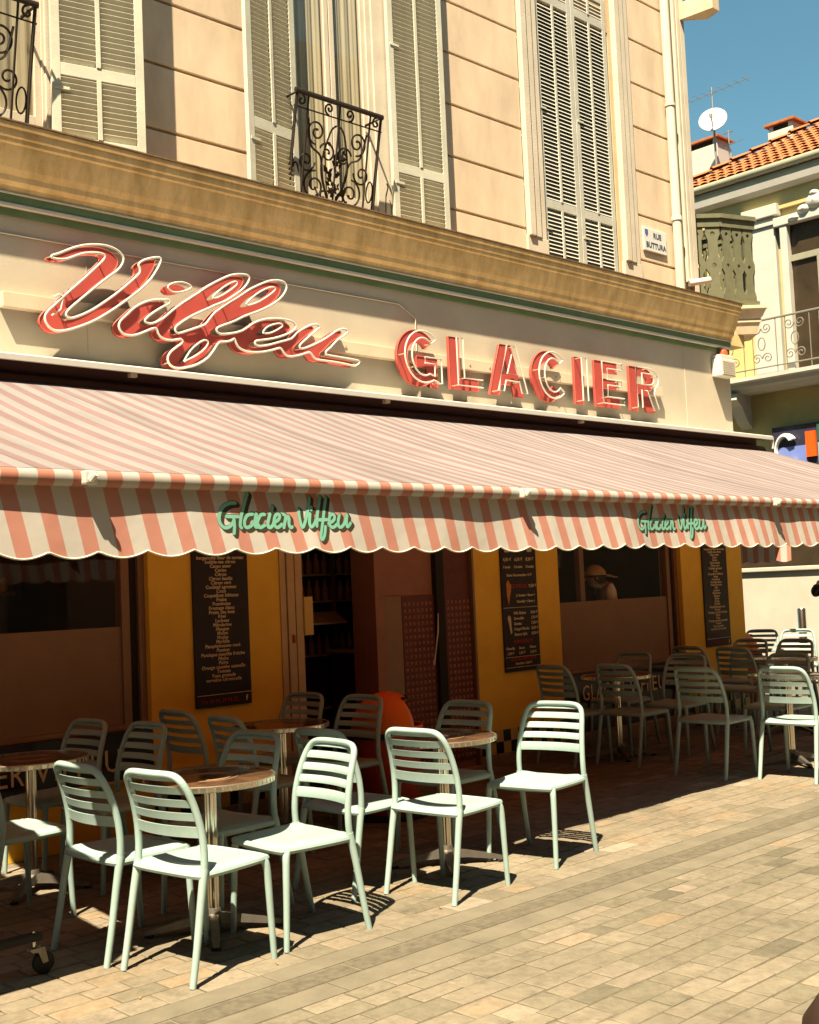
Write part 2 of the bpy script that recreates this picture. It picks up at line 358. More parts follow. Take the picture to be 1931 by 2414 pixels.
def smooth_loop(pts, k=3):
    out = []; n = len(pts)
    for i in range(n):
        p0, p1, p2, p3 = pts[i - 1], pts[i], pts[(i + 1) % n], pts[(i + 2) % n]
        for j in range(k):
            t = j / k
            out.append(tuple(0.5 * (2 * p1[a] + (p2[a] - p0[a]) * t + (2 * p0[a] - 5 * p1[a] + 4 * p2[a] - p3[a]) * t * t + (-p0[a] + 3 * p1[a] - 3 * p2[a] + p3[a]) * t ** 3) for a in range(len(p1))))
    return out
def smooth_line(pts, k=4):
    q = [pts[0]] + list(pts) + [pts[-1]]; out = []
    for i in range(1, len(q) - 2):
        p0, p1, p2, p3 = q[i - 1], q[i], q[i + 1], q[i + 2]
        for j in range(k):
            t = j / k
            out.append(tuple(0.5 * (2 * p1[a] + (p2[a] - p0[a]) * t + (2 * p0[a] - 5 * p1[a] + 4 * p2[a] - p3[a]) * t * t + (-p0[a] + 3 * p1[a] - 3 * p2[a] + p3[a]) * t ** 3) for a in range(len(p1))))
    out.append(tuple(pts[-1])); return out
def text_mb(body, size, fn, align='CENTER', depth=0.002, shear=0.0, bold=0.0, spacing=1.0, line=1.0):
    """letters as thin solid shapes; fn(u, v, d) -> xyz"""
    cu = bpy.data.curves.new('t', 'FONT'); cu.body = body; cu.size = size; cu.align_x = align; cu.shear = shear; cu.offset = bold
    cu.resolution_u = 2; cu.extrude = depth / 2; cu.space_character = spacing; cu.space_line = line
    ob = bpy.data.objects.new('t', cu); COL.objects.link(ob)
    dg = bpy.context.evaluated_depsgraph_get(); me = bpy.data.meshes.new_from_object(ob.evaluated_get(dg))
    mb = MB(); mb.add([fn(v.co.x, v.co.y, v.co.z + depth / 2) for v in me.vertices], [tuple(p.vertices) for p in me.polygons])
    bpy.data.objects.remove(ob); bpy.data.curves.remove(cu); bpy.data.meshes.remove(me)
    return mb

def chair_wear():
    m = M['chair']; n = m.node_tree.nodes; l = m.node_tree.links; b = n['Principled BSDF']
    src = b.inputs['Base Color'].links[0].from_socket
    oi = n.new('ShaderNodeObjectInfo'); mr = n.new('ShaderNodeMapRange'); mr.inputs[3].default_value = 0.90; mr.inputs[4].default_value = 1.07; l.new(oi.outputs['Random'], mr.inputs[0])
    ge = n.new('ShaderNodeNewGeometry'); nz = n.new('ShaderNodeTexNoise'); nz.inputs['Scale'].default_value = 38; nz.inputs['Detail'].default_value = 9; nz.inputs['Roughness'].default_value = 0.8; l.new(ge.outputs['Position'], nz.inputs[0])
    sc = n.new('ShaderNodeMapRange'); sc.inputs[1].default_value = 0.30; sc.inputs[2].default_value = 0.42; sc.inputs[3].default_value = 0.72; sc.inputs[4].default_value = 1.0; l.new(nz.outputs['Fac'], sc.inputs[0])
    mu = n.new('ShaderNodeMath'); mu.operation = 'MULTIPLY'; l.new(mr.outputs[0], mu.inputs[0]); l.new(sc.outputs[0], mu.inputs[1])
    mx = n.new('ShaderNodeMix'); mx.data_type = 'RGBA'; mx.blend_type = 'MULTIPLY'; mx.inputs[0].default_value = 1; l.new(src, mx.inputs[6]); l.new(mu.outputs[0], mx.inputs[7]); l.new(mx.outputs[2], b.inputs['Base Color'])
chair_wear()

# ================================================================ ground
struct(MB().add([(-60, -60, -0.03), (120, -60, -0.03), (120, 120, -0.03), (-60, 120, -0.03)], [(0, 1, 2, 3)]).build('ground', 'pavement_base'))
paving = struct(MB().box(-4, 24, -3, 7.19, -0.026, -0.0042).build('street_paving', 'pavement_base'))

def in_view(x, y):
    cx = x * FW[0] + y * FW[1]; lx = x * FW[1] - y * FW[0]
    return cx > 2.2 and abs(lx / cx) < 0.40
FW = (0.6918, 0.7222)
stones = []
rng = random.Random(11)
def course(y0, y1, xa, xb, lmin, lmax):
    x = xa + rng.uniform(-0.3, 0)
    while x < xb:
        L = rng.uniform(lmin, lmax)
        stones.append((x, x + L, y0, y1)); x += L
y = 7.19
while y > 4.22:
    h = rng.uniform(0.11, 0.14)
    if y - h < 4.24: h = y - 4.19
    course(y - h, y, -1, 17, 0.12, 0.27); y -= h
y = 3.74
while y > -1.0:
    h = rng.uniform(0.105, 0.14); course(y - h, y, -2, 18, 0.13, 0.29); y -= h
def stone_geo(L, W, rr):
    """a split stone: flat top with worn, slightly uneven rim, origin at its middle"""
    g = 0.0018; a, b = L / 2 - g, W / 2 - g; e = 0.0045
    j = lambda s: rr.uniform(-s, s)
    q = .006; bot = [(-a + abs(j(q)), -b + abs(j(q)), -0.02), (a - abs(j(q)), -b + abs(j(q)), -0.02), (a - abs(j(q)), b - abs(j(q)), -0.02), (-a + abs(j(q)), b - abs(j(q)), -0.02)]
    mid = [(p[0], p[1], -0.0026) for p in bot]
    top = [(p[0] * (a - e) / a, p[1] * (b - e) / b, j(0.0012)) for p in bot]
    v = bot + mid + top
    f = [(0, 1, 5, 4), (1, 2, 6, 5), (2, 3, 7, 6), (3, 0, 4, 7), (4, 5, 9, 8), (5, 6, 10, 9), (6, 7, 11, 10), (7, 4, 8, 11), (8, 9, 10, 11)]
    return v, f
def tone_of(rr):
    t = .12 + .66 * rr.betavariate(2.3, 2.3)
    if rr.random() < 0.045: t = rr.uniform(0, 0.12)
    if rr.random() < 0.06: t = rr.uniform(0.75, 0.95)
    return t
def near_key(s):
    x, y = (s[0] + s[1]) / 2, (s[2] + s[3]) / 2
    d = sqrt(x * x + y * y)
    sunny = 1 if y < 4.95 else 0.35
    return (s[1] - s[0]) * (s[3] - s[2]) / d ** 3 * sunny if in_view(x, y) and d > 3.3 else 0
stones.sort(key=near_key, reverse=True)
rest_v = []; rest_f = []; rest_t = []
for i, s in enumerate(stones):
    rr = random.Random(i * 7 + 3)
    v, f = stone_geo(s[1] - s[0], s[3] - s[2], rr)
    c = ((s[0] + s[1]) / 2, (s[2] + s[3]) / 2, 0.0 + rr.uniform(-0.0015, 0.001))
    t = tone_of(rr)
    t = min(1, t + .13) if c[1] > 4.19 else max(0, t - .06)
    if i < 295:
        me = bpy.data.meshes.new('paving_stone'); me.from_pydata(v, [], f); me.materials.append(M['paver'])
        at = me.attributes.new('tone', 'FLOAT', 'FACE'); at.data.foreach_set('value', [t] * len(f))
        o = bpy.data.objects.new('paving_stone', me); COL.objects.link(o); o.parent = paving; o.location = c
    else:
        k = len(rest_v); rest_v += [(p[0] + c[0], p[1] + c[1], p[2] + c[2]) for p in v]; rest_f += [tuple(q + k for q in ff) for ff in f]; rest_t += [t] * len(f)
me = bpy.data.meshes.new('paving_stones'); me.from_pydata(rest_v, [], rest_f); me.materials.append(M['paver'])
at = me.attributes.new('tone', 'FLOAT', 'FACE'); at.data.foreach_set('value', rest_t)
stuff(link('paving_stones', me, paving))
# gutter: three courses of long slabs, the middle one dished
gut = struct(MB().box(-4, 24, 3.74, 4.19, -0.025, -0.011).build('gutter', 'pavement_base'))
for y0, y1, d in ((4.045, 4.185, 0.0), (3.90, 4.04, -0.006), (3.745, 3.895, 0.0)):
    x = -1.0 + rng.uniform(0, 0.4)
    while x < 16:
        L = rng.uniform(0.62, 0.95); m = MB(); e = 0.003
        dz = d + rng.uniform(-0.001, 0.001)
        m.add([(x + e, y0 + e, -.02), (x + L - e, y0 + e, -.02), (x + L - e, y1 - e, -.02), (x + e, y1 - e, -.02),
               (x + e, y0 + e, -.002), (x + L - e, y0 + e, -.002), (x + L - e, y1 - e, -.002), (x + e, y1 - e, -.002),
               (x + .008, y0 + .008, dz), (x + L - .008, y0 + .008, dz), (x + L - .008, y1 - .008, dz), (x + .008, y1 - .008, dz)],
              [(0, 1, 5, 4), (1, 2, 6, 5), (2, 3, 7, 6), (3, 0, 4, 7), (4, 5, 9, 8), (5, 6, 10, 9), (6, 7, 11, 10), (7, 4, 8, 11), (8, 9, 10, 11)])
        m.build('gutter_slab', 'gutter_stone', gut); x += L
# fallen leaves on the stones
for lx, ly, lb in ((3.15, 4.24, 'dry leaf on the sunlit paving beside the nearest chair leg'), (2.53, 4.33, 'dry leaf on the sunlit paving left of the nearest chair'), (4.21, 4.30, 'dry leaf on the sunlit paving by the middle front chair')):
    a = rng.uniform(0, pi); r = rng.uniform(0.010, 0.018); m = MB()
    m.add([(lx + r * cos(a), ly + r * sin(a), 0.006), (lx - .5 * r * sin(a), ly + .5 * r * cos(a), 0.012), (lx - r * cos(a), ly - r * sin(a), 0.005), (lx + .5 * r * sin(a), ly - .5 * r * cos(a), 0.011)], [(0, 1, 2), (0, 2, 3)])
    tag(m.build('dry_leaf', 'cone_orange'), lb, 'leaf')

# ================================================================ cafe building
YW = 7.19      # shop front plane
YU = 7.45      # upper wall plane
B = thing('cafe_building', (8.0, 7.4, 0), 'cream and pink corner building with ice cream shop on its ground floor', 'building')
P = lambda name, mb, m, parent=B, smooth=False: mb.build(name, m, parent, smooth)
# sign band
P('sign_wall', MB().box(-3, 12.08, YW, YW + .30, 2.62, 4.30, 0.0), 'sign_wall')
# joints of the sign band sheets
for x in (3.95, 11.15):
    P('sheet_joint', MB().box(x, x + .006, YW - .003, YW, 3.1, 4.1), 'surround')
P('wall_cable', MB().tube([(-2, YW - .006, 3.985), (6.86, YW - .006, 4.0), (7.05, YW - .006, 3.90), (7.05, YW - .006, 3.62)], .005, 6), 'cream_trim')
# cornice: swept profile
prof = [(YW + .2, 4.262), (YW - .035, 4.262), (YW - .045, 4.30), (YW - .075, 4.325), (YW - .08, 4.36), (YW - .105, 4.40), (YW - .13, 4.47), (YW - .15, 4.535),
        (YW - .165, 4.545), (YW - .168, 4.57), (YW - .182, 4.58), (YW - .185, 4.625), (YW - .205, 4.635), (YW - .205, 4.66), (YU + .1, 4.74)]
P('cornice', MB().ext(prof, -3, 12.10), 'cornice')
P('cornice_cap', MB().ext([(YW - .215, 4.662), (YW - .215, 4.672), (YU, 4.765), (YU, 4.745)], -3, 12.11), 'ledge_lead')
P('green_band', MB().box(-3, 12.085, YW - .028, YW - .001, 4.195, 4.258), 'green_band')
P('band_trim', MB().box(-3, 12.087, YW - .040, YW - .001, 4.166, 4.193, .006), 'cream_trim')
P('band_trim', MB().box(-3, 12.09, YW - .044, YW - .002, 4.252, 4.262), 'cream_trim')
P('green_band', MB().box(-3, 12.083, YW - .012, YW - .001, 4.112, 4.164), 'green_band')
# upper wall with rusticated blocks
uw = P('upper_wall', MB().box(-3, 2.62, YU + .02, YU + .4, 4.6, 9.3).box(3.86, 6.0, YU + .02, YU + .4, 4.6, 9.3).box(6.92, 9.14, YU + .02, YU + .4, 4.6, 9.3).box(10.46, 11.9, YU + .02, YU + .4, 4.6, 9.3)
       .box(2.62, 3.86, YU + .02, YU + .4, 7.55, 9.3).box(6.0, 6.92, YU + .02, YU + .4, 7.55, 9.3).box(9.14, 10.46, YU + .02, YU + .4, 7.55, 9.3), 'upper_recess')
zs = [4.66, 5.085, 5.59, 6.09, 6.59, 7.09, 7.59, 8.1, 8.6, 9.3]
for x0, x1 in ((4.13, 5.71), (7.25, 8.90), (10.82, 11.55), (0.6, 2.31)):
    for i in range(len(zs) - 1):
        top = zs[i + 1]
        P('wall_block', MB().box(x0, x1, YU, YU + .03, zs[i] + .013, top - .013, .004), 'upper_wall', uw)
# side wall, roof edge and the rest of the shell
P('side_wall', MB().box(11.78, 12.06, YW + .28, 15, 0, 4.3).box(11.62, 11.9, YU + .35, 15, 4.3, 9.3), 'sign_wall')
P('shell', MB().box(-3, 11.6, 11.0, 11.3, 0, 9.3).box(-3, 11.62, YU + .4, 11.0, 9.1, 9.3).box(-3.2, -3, YW + .3, 11.3, 0, 9.3), 'upper_recess')
ev = [(11.82, 7.56), (11.88, 7.42), (12.09, 7.20), (12.02, 7.00), (11.88, 7.0)]
m = MB(); m.v = [(p[0], p[1], z) for z in (8.10, 8.30) for p in ev]; m.f = [tuple(range(5)), tuple(range(5, 10))] + [(i, (i + 1) % 5, (i + 1) % 5 + 5, i + 5) for i in range(5)]
P('roof_eave', m, 'cornice_side')
P('corner_pilaster', MB().box(11.56, 11.64, YU - .035, YU + .1, 4.7, 9.2, .006).box(11.66, 11.70, YU - .06, YU + .1, 4.95, 9.2, .006).box(11.74, 11.80, YU - .05, YU + .1, 4.95, 9.2, .006).box(11.83, 11.92, YU - .035, YU + .2, 4.7, 9.2, .006), 'surround')
# window surrounds (closed window C)
for x in (8.90, 10.50):
    P('window_surround', MB().box(x, x + .32, YU - .02, YU + .1, 4.68, 5.02, .006).box(x + .02, x + .11, YU - .045, YU + .1, 5.02, 8.9, .008).box(x + .13, x + .21, YU - .03, YU + .1, 5.02, 8.9, .008).box(x + .225, x + .30, YU - .015, YU + .12, 5.02, 8.9, .006), 'surround')
for x0, x1 in ((3.82, 4.12), (5.72, 6.02), (6.92, 7.24), (2.32, 2.62)):
    P('window_surround', MB().box(x0, x1, YU - .012, YU + .12, 4.66, 7.6, .005), 'surround')
for x0, x1 in ((6.86, 6.921), (5.999, 6.03), (3.80, 3.861)): P('window_reveal', MB().box(x0, x1, YU, YU + .32, 4.7, 7.55), 'surround')
P('dark_backing', MB().box(2.4, 7.2, YU + .75, YU + .8, 4.6, 7.7), 'dark_gap')  # near-black sheet stands in for the unlit room
P('dark_backing', MB().box(9.0, 10.6, YU + .14, YU + .16, 4.6, 7.7), 'dark_gap')  # near-black sheet close behind the closed shutters darkens the slat gaps

# ---- casement window with curtain (window B) and its half-open leaf
def casement(x0, x1, y, leafname):
    w = MB().box(x0, x0 + .05, y, y + .04, 4.72, 7.5, .004).box(x1 - .05, x1, y, y + .04, 4.72, 7.5, .004).box(x0 + .05, x1 - .05, y, y + .04, 4.72, 4.95, .004).box(x0 + .05, x1 - .05, y, y + .04, 7.42, 7.5).build(leafname, 'surround', B)
    MB().add([(x0 + .05, y + .016, 4.95), (x1 - .05, y + .016, 4.95), (x1 - .05, y + .016, 7.42), (x0 + .05, y + .016, 7.42)], [(0, 1, 2, 3)]).build('pane', 'glass', w, fix=False)
    c = MB(); n = 36
    for i in range(n + 1):
        x = x0 + .04 + (x1 - x0 - .08) * i / n; yy = y + .045 + .007 * sin(i * .55) + .003 * sin(i * 1.3)
        c.v += [(x, yy, 4.74), (x, yy, 7.5)]
    c.f = [(2 * i, 2 * i + 2, 2 * i + 3, 2 * i + 1) for i in range(n)]
    c.build('curtain', 'curtain', w)
casement(6.03, 6.44, YU + .015, 'casement'); casement(6.45, 6.86, YU + .015, 'casement')
casement(2.62, 3.2, YU + .015, 'casement'); casement(3.21, 3.80, YU + .015, 'casement')

# ---- louvred shutters: leaf > slats; local x along the leaf, hinge at 0
slat_me = {}
def shutter(hx, hy, width, ang, z0=4.775, z1=7.52, material='shutter', rails=(5.30,), mid=True, pitch=0.0405, inner=True):
    """leaf hinged at (hx, hy); ang: direction of the leaf in plan"""
    ca, sa = cos(ang), sin(ang)
    T = lambda u, w, z: (hx + u * ca - w * sa, hy + u * sa + w * ca, z)
    m = MB()
    def lb(u0, u1, w0, w1, a, b):
        t = MB().box(u0, u1, w0, w1, a, b, .003); m.add([T(*p) for p in t.v], t.f)
    st = 0.062
    lb(0, st, -.019, .019, z0, z1); lb(width - st, width, -.0185, .0185, z0, z1)
    lb(st, width - st, -.018, .018, z0, z0 + .05); lb(st, width - st, -.018, .018, z1 - .06, z1)
    spans = []; a = z0 + .05
    for r in rails:
        lb(st, width - st, -.0175, .0175, r - .045, r + .045); spans.append((a, r - .045)); a = r + .045
    spans.append((a, z1 - .06))
    if mid:
        for s in spans: lb(width / 2 - .016, width / 2 + .016, -.024, -.010, s[0], s[1])
    leaf = m.build('shutter', material, B)
    key = (round(width, 3), material, inner)
    if key not in slat_me:
        t = MB(); L = width - 2 * st; d = .017
        # thin blade tilted down and out
        q = [(-.017, -.020), (-.0145, -.0225), (.017, .0185), (.0145, .021)]
        if inner: q = [(-p[0], p[1]) for p in q]
        else: q = [(p[0], p[1] * 1.18) for p in q]
        t.add([(0, p[0], p[1]) for p in q] + [(L, p[0], p[1]) for p in q], [(0, 1, 2, 3), (7, 6, 5, 4), (0, 4, 5, 1), (1, 5, 6, 2), (2, 6, 7, 3), (3, 7, 4, 0)])
        slat_me[key] = t.mesh('slat', material)
    R = Matrix.Rotation(ang, 4, 'Z')
    k = 0
    for s in spans:
        n = int((s[1] - s[0] - .008) / pitch); off = (s[1] - s[0] - n * pitch) / 2
        for i in range(n):
            o = bpy.data.objects.new('slat', slat_me[key]); COL.objects.link(o); o.parent = leaf
            p = T(st, 0, s[0] + off + (i + .5) * pitch); o.matrix_local = Matrix.Translation(p) @ R @ Matrix.Rotation(radians(rng.uniform(-1.5, 1.5)), 4, 'X')
            k += 1
    # iron fittings on the leaf
    f = MB(); 
    for zz in (5.15, 6.4):
        t = MB().box(.02, .12, -.026, -.019, zz, zz + .02); f.add([T(*p) for p in t.v], t.f)
    f.build('hinge_strap', 'shutter', leaf)
    return leaf
shutter(3.84, YU - .05, .66, radians(-13))                 # right leaf of the window at the left edge
shutter(5.445, YU - .128, .56, radians(8))        # left leaf of the middle window
shutter(7.06, YU - .05, .66, radians(-3))                 # right leaf of the middle window
shutter(9.20, YU + .03, .605, 0, material='shutter_closed', rails=(5.42, 7.60), z1=7.9, z0=4.74, inner=False)
shutter(9.815, YU + .03, .605, 0, material='shutter_closed', rails=(5.42, 7.60), z1=7.9, z0=4.74, inner=False)

# ---- wrought-iron guards
def iron_guard(xa, xb, name):
    zb, zt = 4.80, 5.62; yb, yt = YU - .02, YU - .20
    Y = lambda z: yb + (yt - yb) * (max(0, z - zb) / (zt - zb))
    Q = lambda x, z: (x, Y(z), z)
    g = MB().tube([Q(xa, zt + .01), Q(xb, zt + .01)], .024, 8, flat=.7).build(name, 'iron', B, True)
    r = MB(); 
    for z in (zt - .11, zb + .04): r.tube([Q(xa, z), Q(xb, z)], .007, 6)
    r.build('rail', 'iron', g)
    for x in (xa + .02, xa + .14, xa + (xb - xa) * .5, xb - .14, xb - .02):
        MB().tube([Q(x, zb - .1), Q(x, zt)], .009, 6).build('bar', 'iron', g)
    for x in (xa + .02, xb - .02):
        MB().add([(x - .012, YU, zt), (x + .012, YU, zt), (x + .012, Y(zt), zt), (x - .012, Y(zt), zt), (x - .012, YU, zb - .05), (x + .012, YU, zb - .05), (x + .012, Y(zb) - .05, zb - .05), (x - .012, Y(zb) - .05, zb - .05)],
                 [(0, 1, 2, 3), (4, 5, 6, 7), (0, 3, 7, 4), (1, 2, 6, 5), (3, 2, 6, 7)]).build('side_bracket', 'iron', g) if False else MB().tube([(x, YU, zt), Q(x, zt), Q(x, zb)], .013, 6).build('side_bracket', 'iron', g)
    def scroll(cx, cz, r0, turns, a0, dirn, tail=None):
        pts = []
        n = int(26 * turns)
        for i in range(n + 1):
            t = i / n; a = a0 + dirn * 2 * pi * turns * t; rr_ = r0 * (1 - .86 * t)
            pts.append((cx + rr_ * cos(a), cz + rr_ * sin(a)))
        if tail: pts = smooth_line([tail, ((tail[0] + pts[0][0]) / 2 + .01, (tail[1] + pts[0][1]) / 2)], 2) + pts
        return MB().tube([Q(*p) for p in pts], [.0085 if i < len(pts) - 4 else .012 for i in range(len(pts))], 6)
    xm = (xa + xb) / 2; hw = (xb - xa) / 2 - .16
    for s in (-1, 1):
        for (dx, cz, r0, tu, a0, dr) in ((hw * .70, 5.36, .10, 1.6, -pi * .5, 1), (hw * .62, 4.94, .12, 1.7, pi * .5, -1), (hw * .28, 5.22, .085, 1.5, pi * .1, 1), (hw * .30, 4.88, .07, 1.4, 0, -1), (hw * .95, 5.12, .09, 1.4, pi, 1)):
            a = a0 if s > 0 else pi - a0
            scroll(xm + s * dx, cz, r0, tu, a, dr * s).build('scroll', 'iron', g, True)
        # long S stems with leaves
        st = smooth_line([(xm + s * .03, 4.82), (xm + s * hw * .35, 5.0), (xm + s * hw * .5, 5.18), (xm + s * hw * .85, 5.25), (xm + s * hw, 5.45)], 5)
        MB().tube([Q(*p) for p in st], .009, 6).build('stem', 'iron', g, True)
        st = smooth_line([(xm + s * .02, 5.45), (xm + s * hw * .25, 5.38), (xm + s * hw * .45, 5.12), (xm + s * hw * .30, 4.95), (xm + s * .05, 4.9)], 5)
        MB().tube([Q(*p) for p in st], .008, 6).build('stem', 'iron', g, True)
        scroll(xm + s * .11, zt - .055, .05, 1.3, -pi / 2, s).build('scroll', 'iron', g, True)
        scroll(xm + s * (hw + .09), zt - .055, .045, 1.0, pi / 2, s).build('ring', 'iron', g, True)
        ov = [(xm + s * (hw + .09) + .035 * cos(a), 5.0 + .085 * sin(a)) for a in [2 * pi * k / 16 for k in range(16)]]
        MB().tube([Q(*p) for p in ov], .007, 6, closed=True).build('ring', 'iron', g, True)
    # cast bouquet in the middle: vase and leaves
    lf_ = MB()
    rr = random.Random(5)
    for i in range(46):
        cx, cz = xm + rr.gauss(0, .05), 4.86 + abs(rr.gauss(0, .16)) + .02
        a = rr.uniform(0.2, pi - .2); L = rr.uniform(.03, .085); w = L * .28
        d = (cos(a), sin(a)); n_ = (-d[1], d[0]); yo = rr.uniform(-.025, .012)
        pts = [(cx, cz), (cx + d[0] * L * .5 + n_[0] * w, cz + d[1] * L * .5 + n_[1] * w), (cx + d[0] * L, cz + d[1] * L), (cx + d[0] * L * .5 - n_[0] * w, cz + d[1] * L * .5 - n_[1] * w)]
        v = []
        for k_, p in enumerate(pts):
            q = Q(*p); v.append((q[0], q[1] + yo - (.008 if k_ == 2 else 0), q[2]))
        v += [(p[0], p[1] + .006, p[2]) for p in v[:4]]
        lf_.add(v, [(0, 1, 2, 3), (7, 6, 5, 4), (0, 4, 5, 1), (1, 5, 6, 2), (2, 6, 7, 3), (3, 7, 4, 0)])
    lf_.build('cast_leaves', 'iron', g)
    return g
iron_guard(5.88, 6.83, 'window_guard')
iron_guard(2.75, 3.68, 'window_guard')
# hook and stay on the wall beside the guard
P('wall_hook', MB().tube([(6.99, YU - .03, 5.02), (7.0, YU - .05, 5.1), (6.985, YU - .05, 5.13)], .006, 6).tube([(6.975, YU - .03, 4.79), (6.99, YU - .03, 5.03)], .005, 6), 'iron')

# ---- ground floor
YG = YW + .10
pil = [(4.36, 5.49), (7.62, 8.80), (10.86, 12.08)]
for i, (a, b) in enumerate(pil):
    pw = P('pillar', MB().box(a, b, YW, YW + .28, .0, 2.66), 'yellow_wall')
    # two rows of chequered tiles along the foot
    n = int(round((b - a) / .1)); w = (b - a) / n
    for rix in range(2):
        for k in range(n):
            dark = (k + rix) % 2 == 0
            MB().box(a + k * w + .002, a + (k + 1) * w - .002, YW - .008, YW - .001, .10 + rix * .102, .20 + rix * .102, .0015).build('tile', 'black_tile' if dark else 'cream_tile', pw)
    MB().box(a - .002, b + .002, YW - .02, YW - .001, 0, .096, .004).build('foot_stone', 'stone_base', pw)
for x0, x1, z0 in ((-3, 4.36, 2.55), (5.49, 7.62, 2.45), (8.80, 10.86, 2.55)): P('lintel', MB().box(x0, x1, YW + .02, YW + .28, z0, 2.66), 'frame_bronze')
def shop_window(x0, x1, zf0, zf1, zpl, text_x, text_sz, mull=()):
    w = MB().box(x0, x0 + .05, YG - .05, YG + .05, zf0 - .03, 2.55, .004).box(x1 - .05, x1, YG - .05, YG + .05, zf0 - .03, 2.55, .004).box(x0 + .05, x1 - .05, YG - .045, YG + .045, zf0 - .03, zf0 + .005, .003).box(x1 - .17, x1 - .11, YG - .03, YG + .05, zf0, 2.55).build('shop_window', 'frame_bronze', B)
    MB().add([(x0 + .05, YG, zf0), (x1 - .05, YG, zf0), (x1 - .05, YG, 2.55), (x0 + .05, YG, 2.55)], [(0, 1, 2, 3)]).build('pane', 'glass', w, fix=False)
    MB().box(x0 + .05, x1 - .17, YG - .010, YG - .006, zf0 + .005, zf1).build('frosted_film', 'frost', w)
    MB().box(x1 - .11, x1 - .05, YG - .02, YG + .02, zf0, 2.55).build('dark_strip', 'dark_gap', w)
    for x in mull: MB().box(x, x + .07, YG + .02, YG + .08, zf1, 2.55).build('mullion', 'frame_bronze', w)
    p = MB().box(x0, x1, YW - .01, YG + .08, zpl, zf0 - .03, .004).build('plinth_panel', 'black_gloss', B)
    for word, wa, wb in (('GLACIER', text_x, text_x + .68), ('VIFFEU', text_x + .75, text_x + 1.36)):
        raw = text_mb(word, .2, lambda u, v, d: (u, d, v), 'LEFT', .004, spacing=1.1); lo = min(q[0] for q in raw.v); hi = max(q[0] for q in raw.v); zh = max(q[2] for q in raw.v)
        raw.v = [(wa + (q[0] - lo) / (hi - lo) * (wb - wa), YW - .012 - q[1], zf0 - .285 + q[2] / zh * .145) for q in raw.v]
        raw.build('lettering', 'chalk', p)
    return p
pl1 = shop_window(1.2, 4.36, .75, 1.42, .40, 2.74, .19, mull=(2.9,))
P('plinth_base', MB().box(-3, 4.36, YW + .0, YW + .2, 0, .40), 'yellow_wall')
P('plinth_ledge', MB().box(-3, 4.36, YW - .03, YW, .385, .402, .003), 'cream_tile')
pl2 = shop_window(8.80, 10.86, .73, 1.39, .15, 9.06, .20, mull=(9.28,))
text_mb('depuis 19', .10, lambda u, v, d: (9.0 + u, YW - .012 - d, .30 + v), 'LEFT', .003, shear=.3).build('lettering', 'chalk', pl2)
P('plinth_base', MB().box(8.80, 10.86, YW - .06, YW + .2, 0, .15, .01), 'stone_base')
# entrance
fr = P('door_frame', MB().box(5.49, 5.545, YW - .01, YW + .1, .0, 2.45, .003).box(5.552, 5.62, YW - .02, YW + .1, 0, 2.45, .003).box(5.632, 5.70, YW - .015, YW + .1, 0, 2.45, .003), 'frame_alu')
MB().box(5.70, 5.785, YW - .03, YW + .05, 1.27, 1.565, .006).build('handle', 'cream_tile', fr)
MB().box(5.585, 5.60, YW - .035, YW - .02, 1.22, 1.28).build('lock', 'chalk_red', fr)
P('door_jamb', MB().box(6.45, 6.51, YW - .01, YW + .28, 0, 2.45, .003).box(6.512, 6.57, YW + .01, YW + .2, 0, 2.45, .003), 'door_brown')
dl = P('folded_door', MB().box(6.57, 7.16, YW + .05, YW + .10, 0, 2.45).box(7.27, 7.60, YW + .04, YW + .10, 0, 2.45), 'door_brown')
MB().box(6.57, 6.775, YW + .03, YW + .048, 0.1, 1.535, .004).build('panel', 'frame_bronze', dl)
pc = MB().box(6.785, 7.16, YW + .035, YW + .048, .1, 1.53, .003).build('studded_panel', 'door_maroon', dl)
pc2 = MB().box(7.28, 7.59, YW + .025, YW + .038, .1, 2.2, .003).build('studded_panel', 'door_maroon', dl)
for par, xa, xb, yy in ((pc, 6.80, 7.15, YW + .035), (pc2, 7.30, 7.58, YW + .025)):
    s = MB(); x = xa + .02; 
    while x < xb:
        z = .14
        while z < 1.5:
            s.add([(x - .014, yy, z - .014), (x + .014, yy, z - .014), (x + .014, yy, z + .014), (x - .014, yy, z + .014), (x, yy - .012, z)], [(0, 1, 4), (1, 2, 4), (2, 3, 4), (3, 0, 4)]); z += .055
        x += .05
    stuff(s.build('studs', 'door_brown', par))
P('door_post', MB().box(7.165, 7.26, YW + .0, YW + .12, 0, 2.45, .004), 'dark_gap')
P('door_wall', MB().box(7.60, 7.625, YW - .012, YW + .2, 0, 2.45), 'frame_bronze')
P('wall_switch', MB().lathe([(.0, -.01), (.02, -.01), (.02, .01), (0, .01)], (7.40, YW + .02, 2.08), 12).box(7.37, 7.43, YW + .015, YW + .03, 1.94, 1.95), 'dark_gap')
P('threshold', MB().box(5.49, 7.62, YW - .05, YW + .35, 0, .03, .005), 'stone_base')
# interior shell
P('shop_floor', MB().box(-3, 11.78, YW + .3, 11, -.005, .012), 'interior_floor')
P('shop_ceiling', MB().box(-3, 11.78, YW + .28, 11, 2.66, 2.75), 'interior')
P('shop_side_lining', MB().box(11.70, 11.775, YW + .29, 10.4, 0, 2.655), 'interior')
P('shop_back_wall', MB().box(-3, 11.78, 10.4, 10.5, 0, 2.66).box(7.62, 7.72, YW + .28, 10.4, 0, 2.66).box(4.5, 4.6, YW + .28, 9.4, 0, 2.66), 'interior')

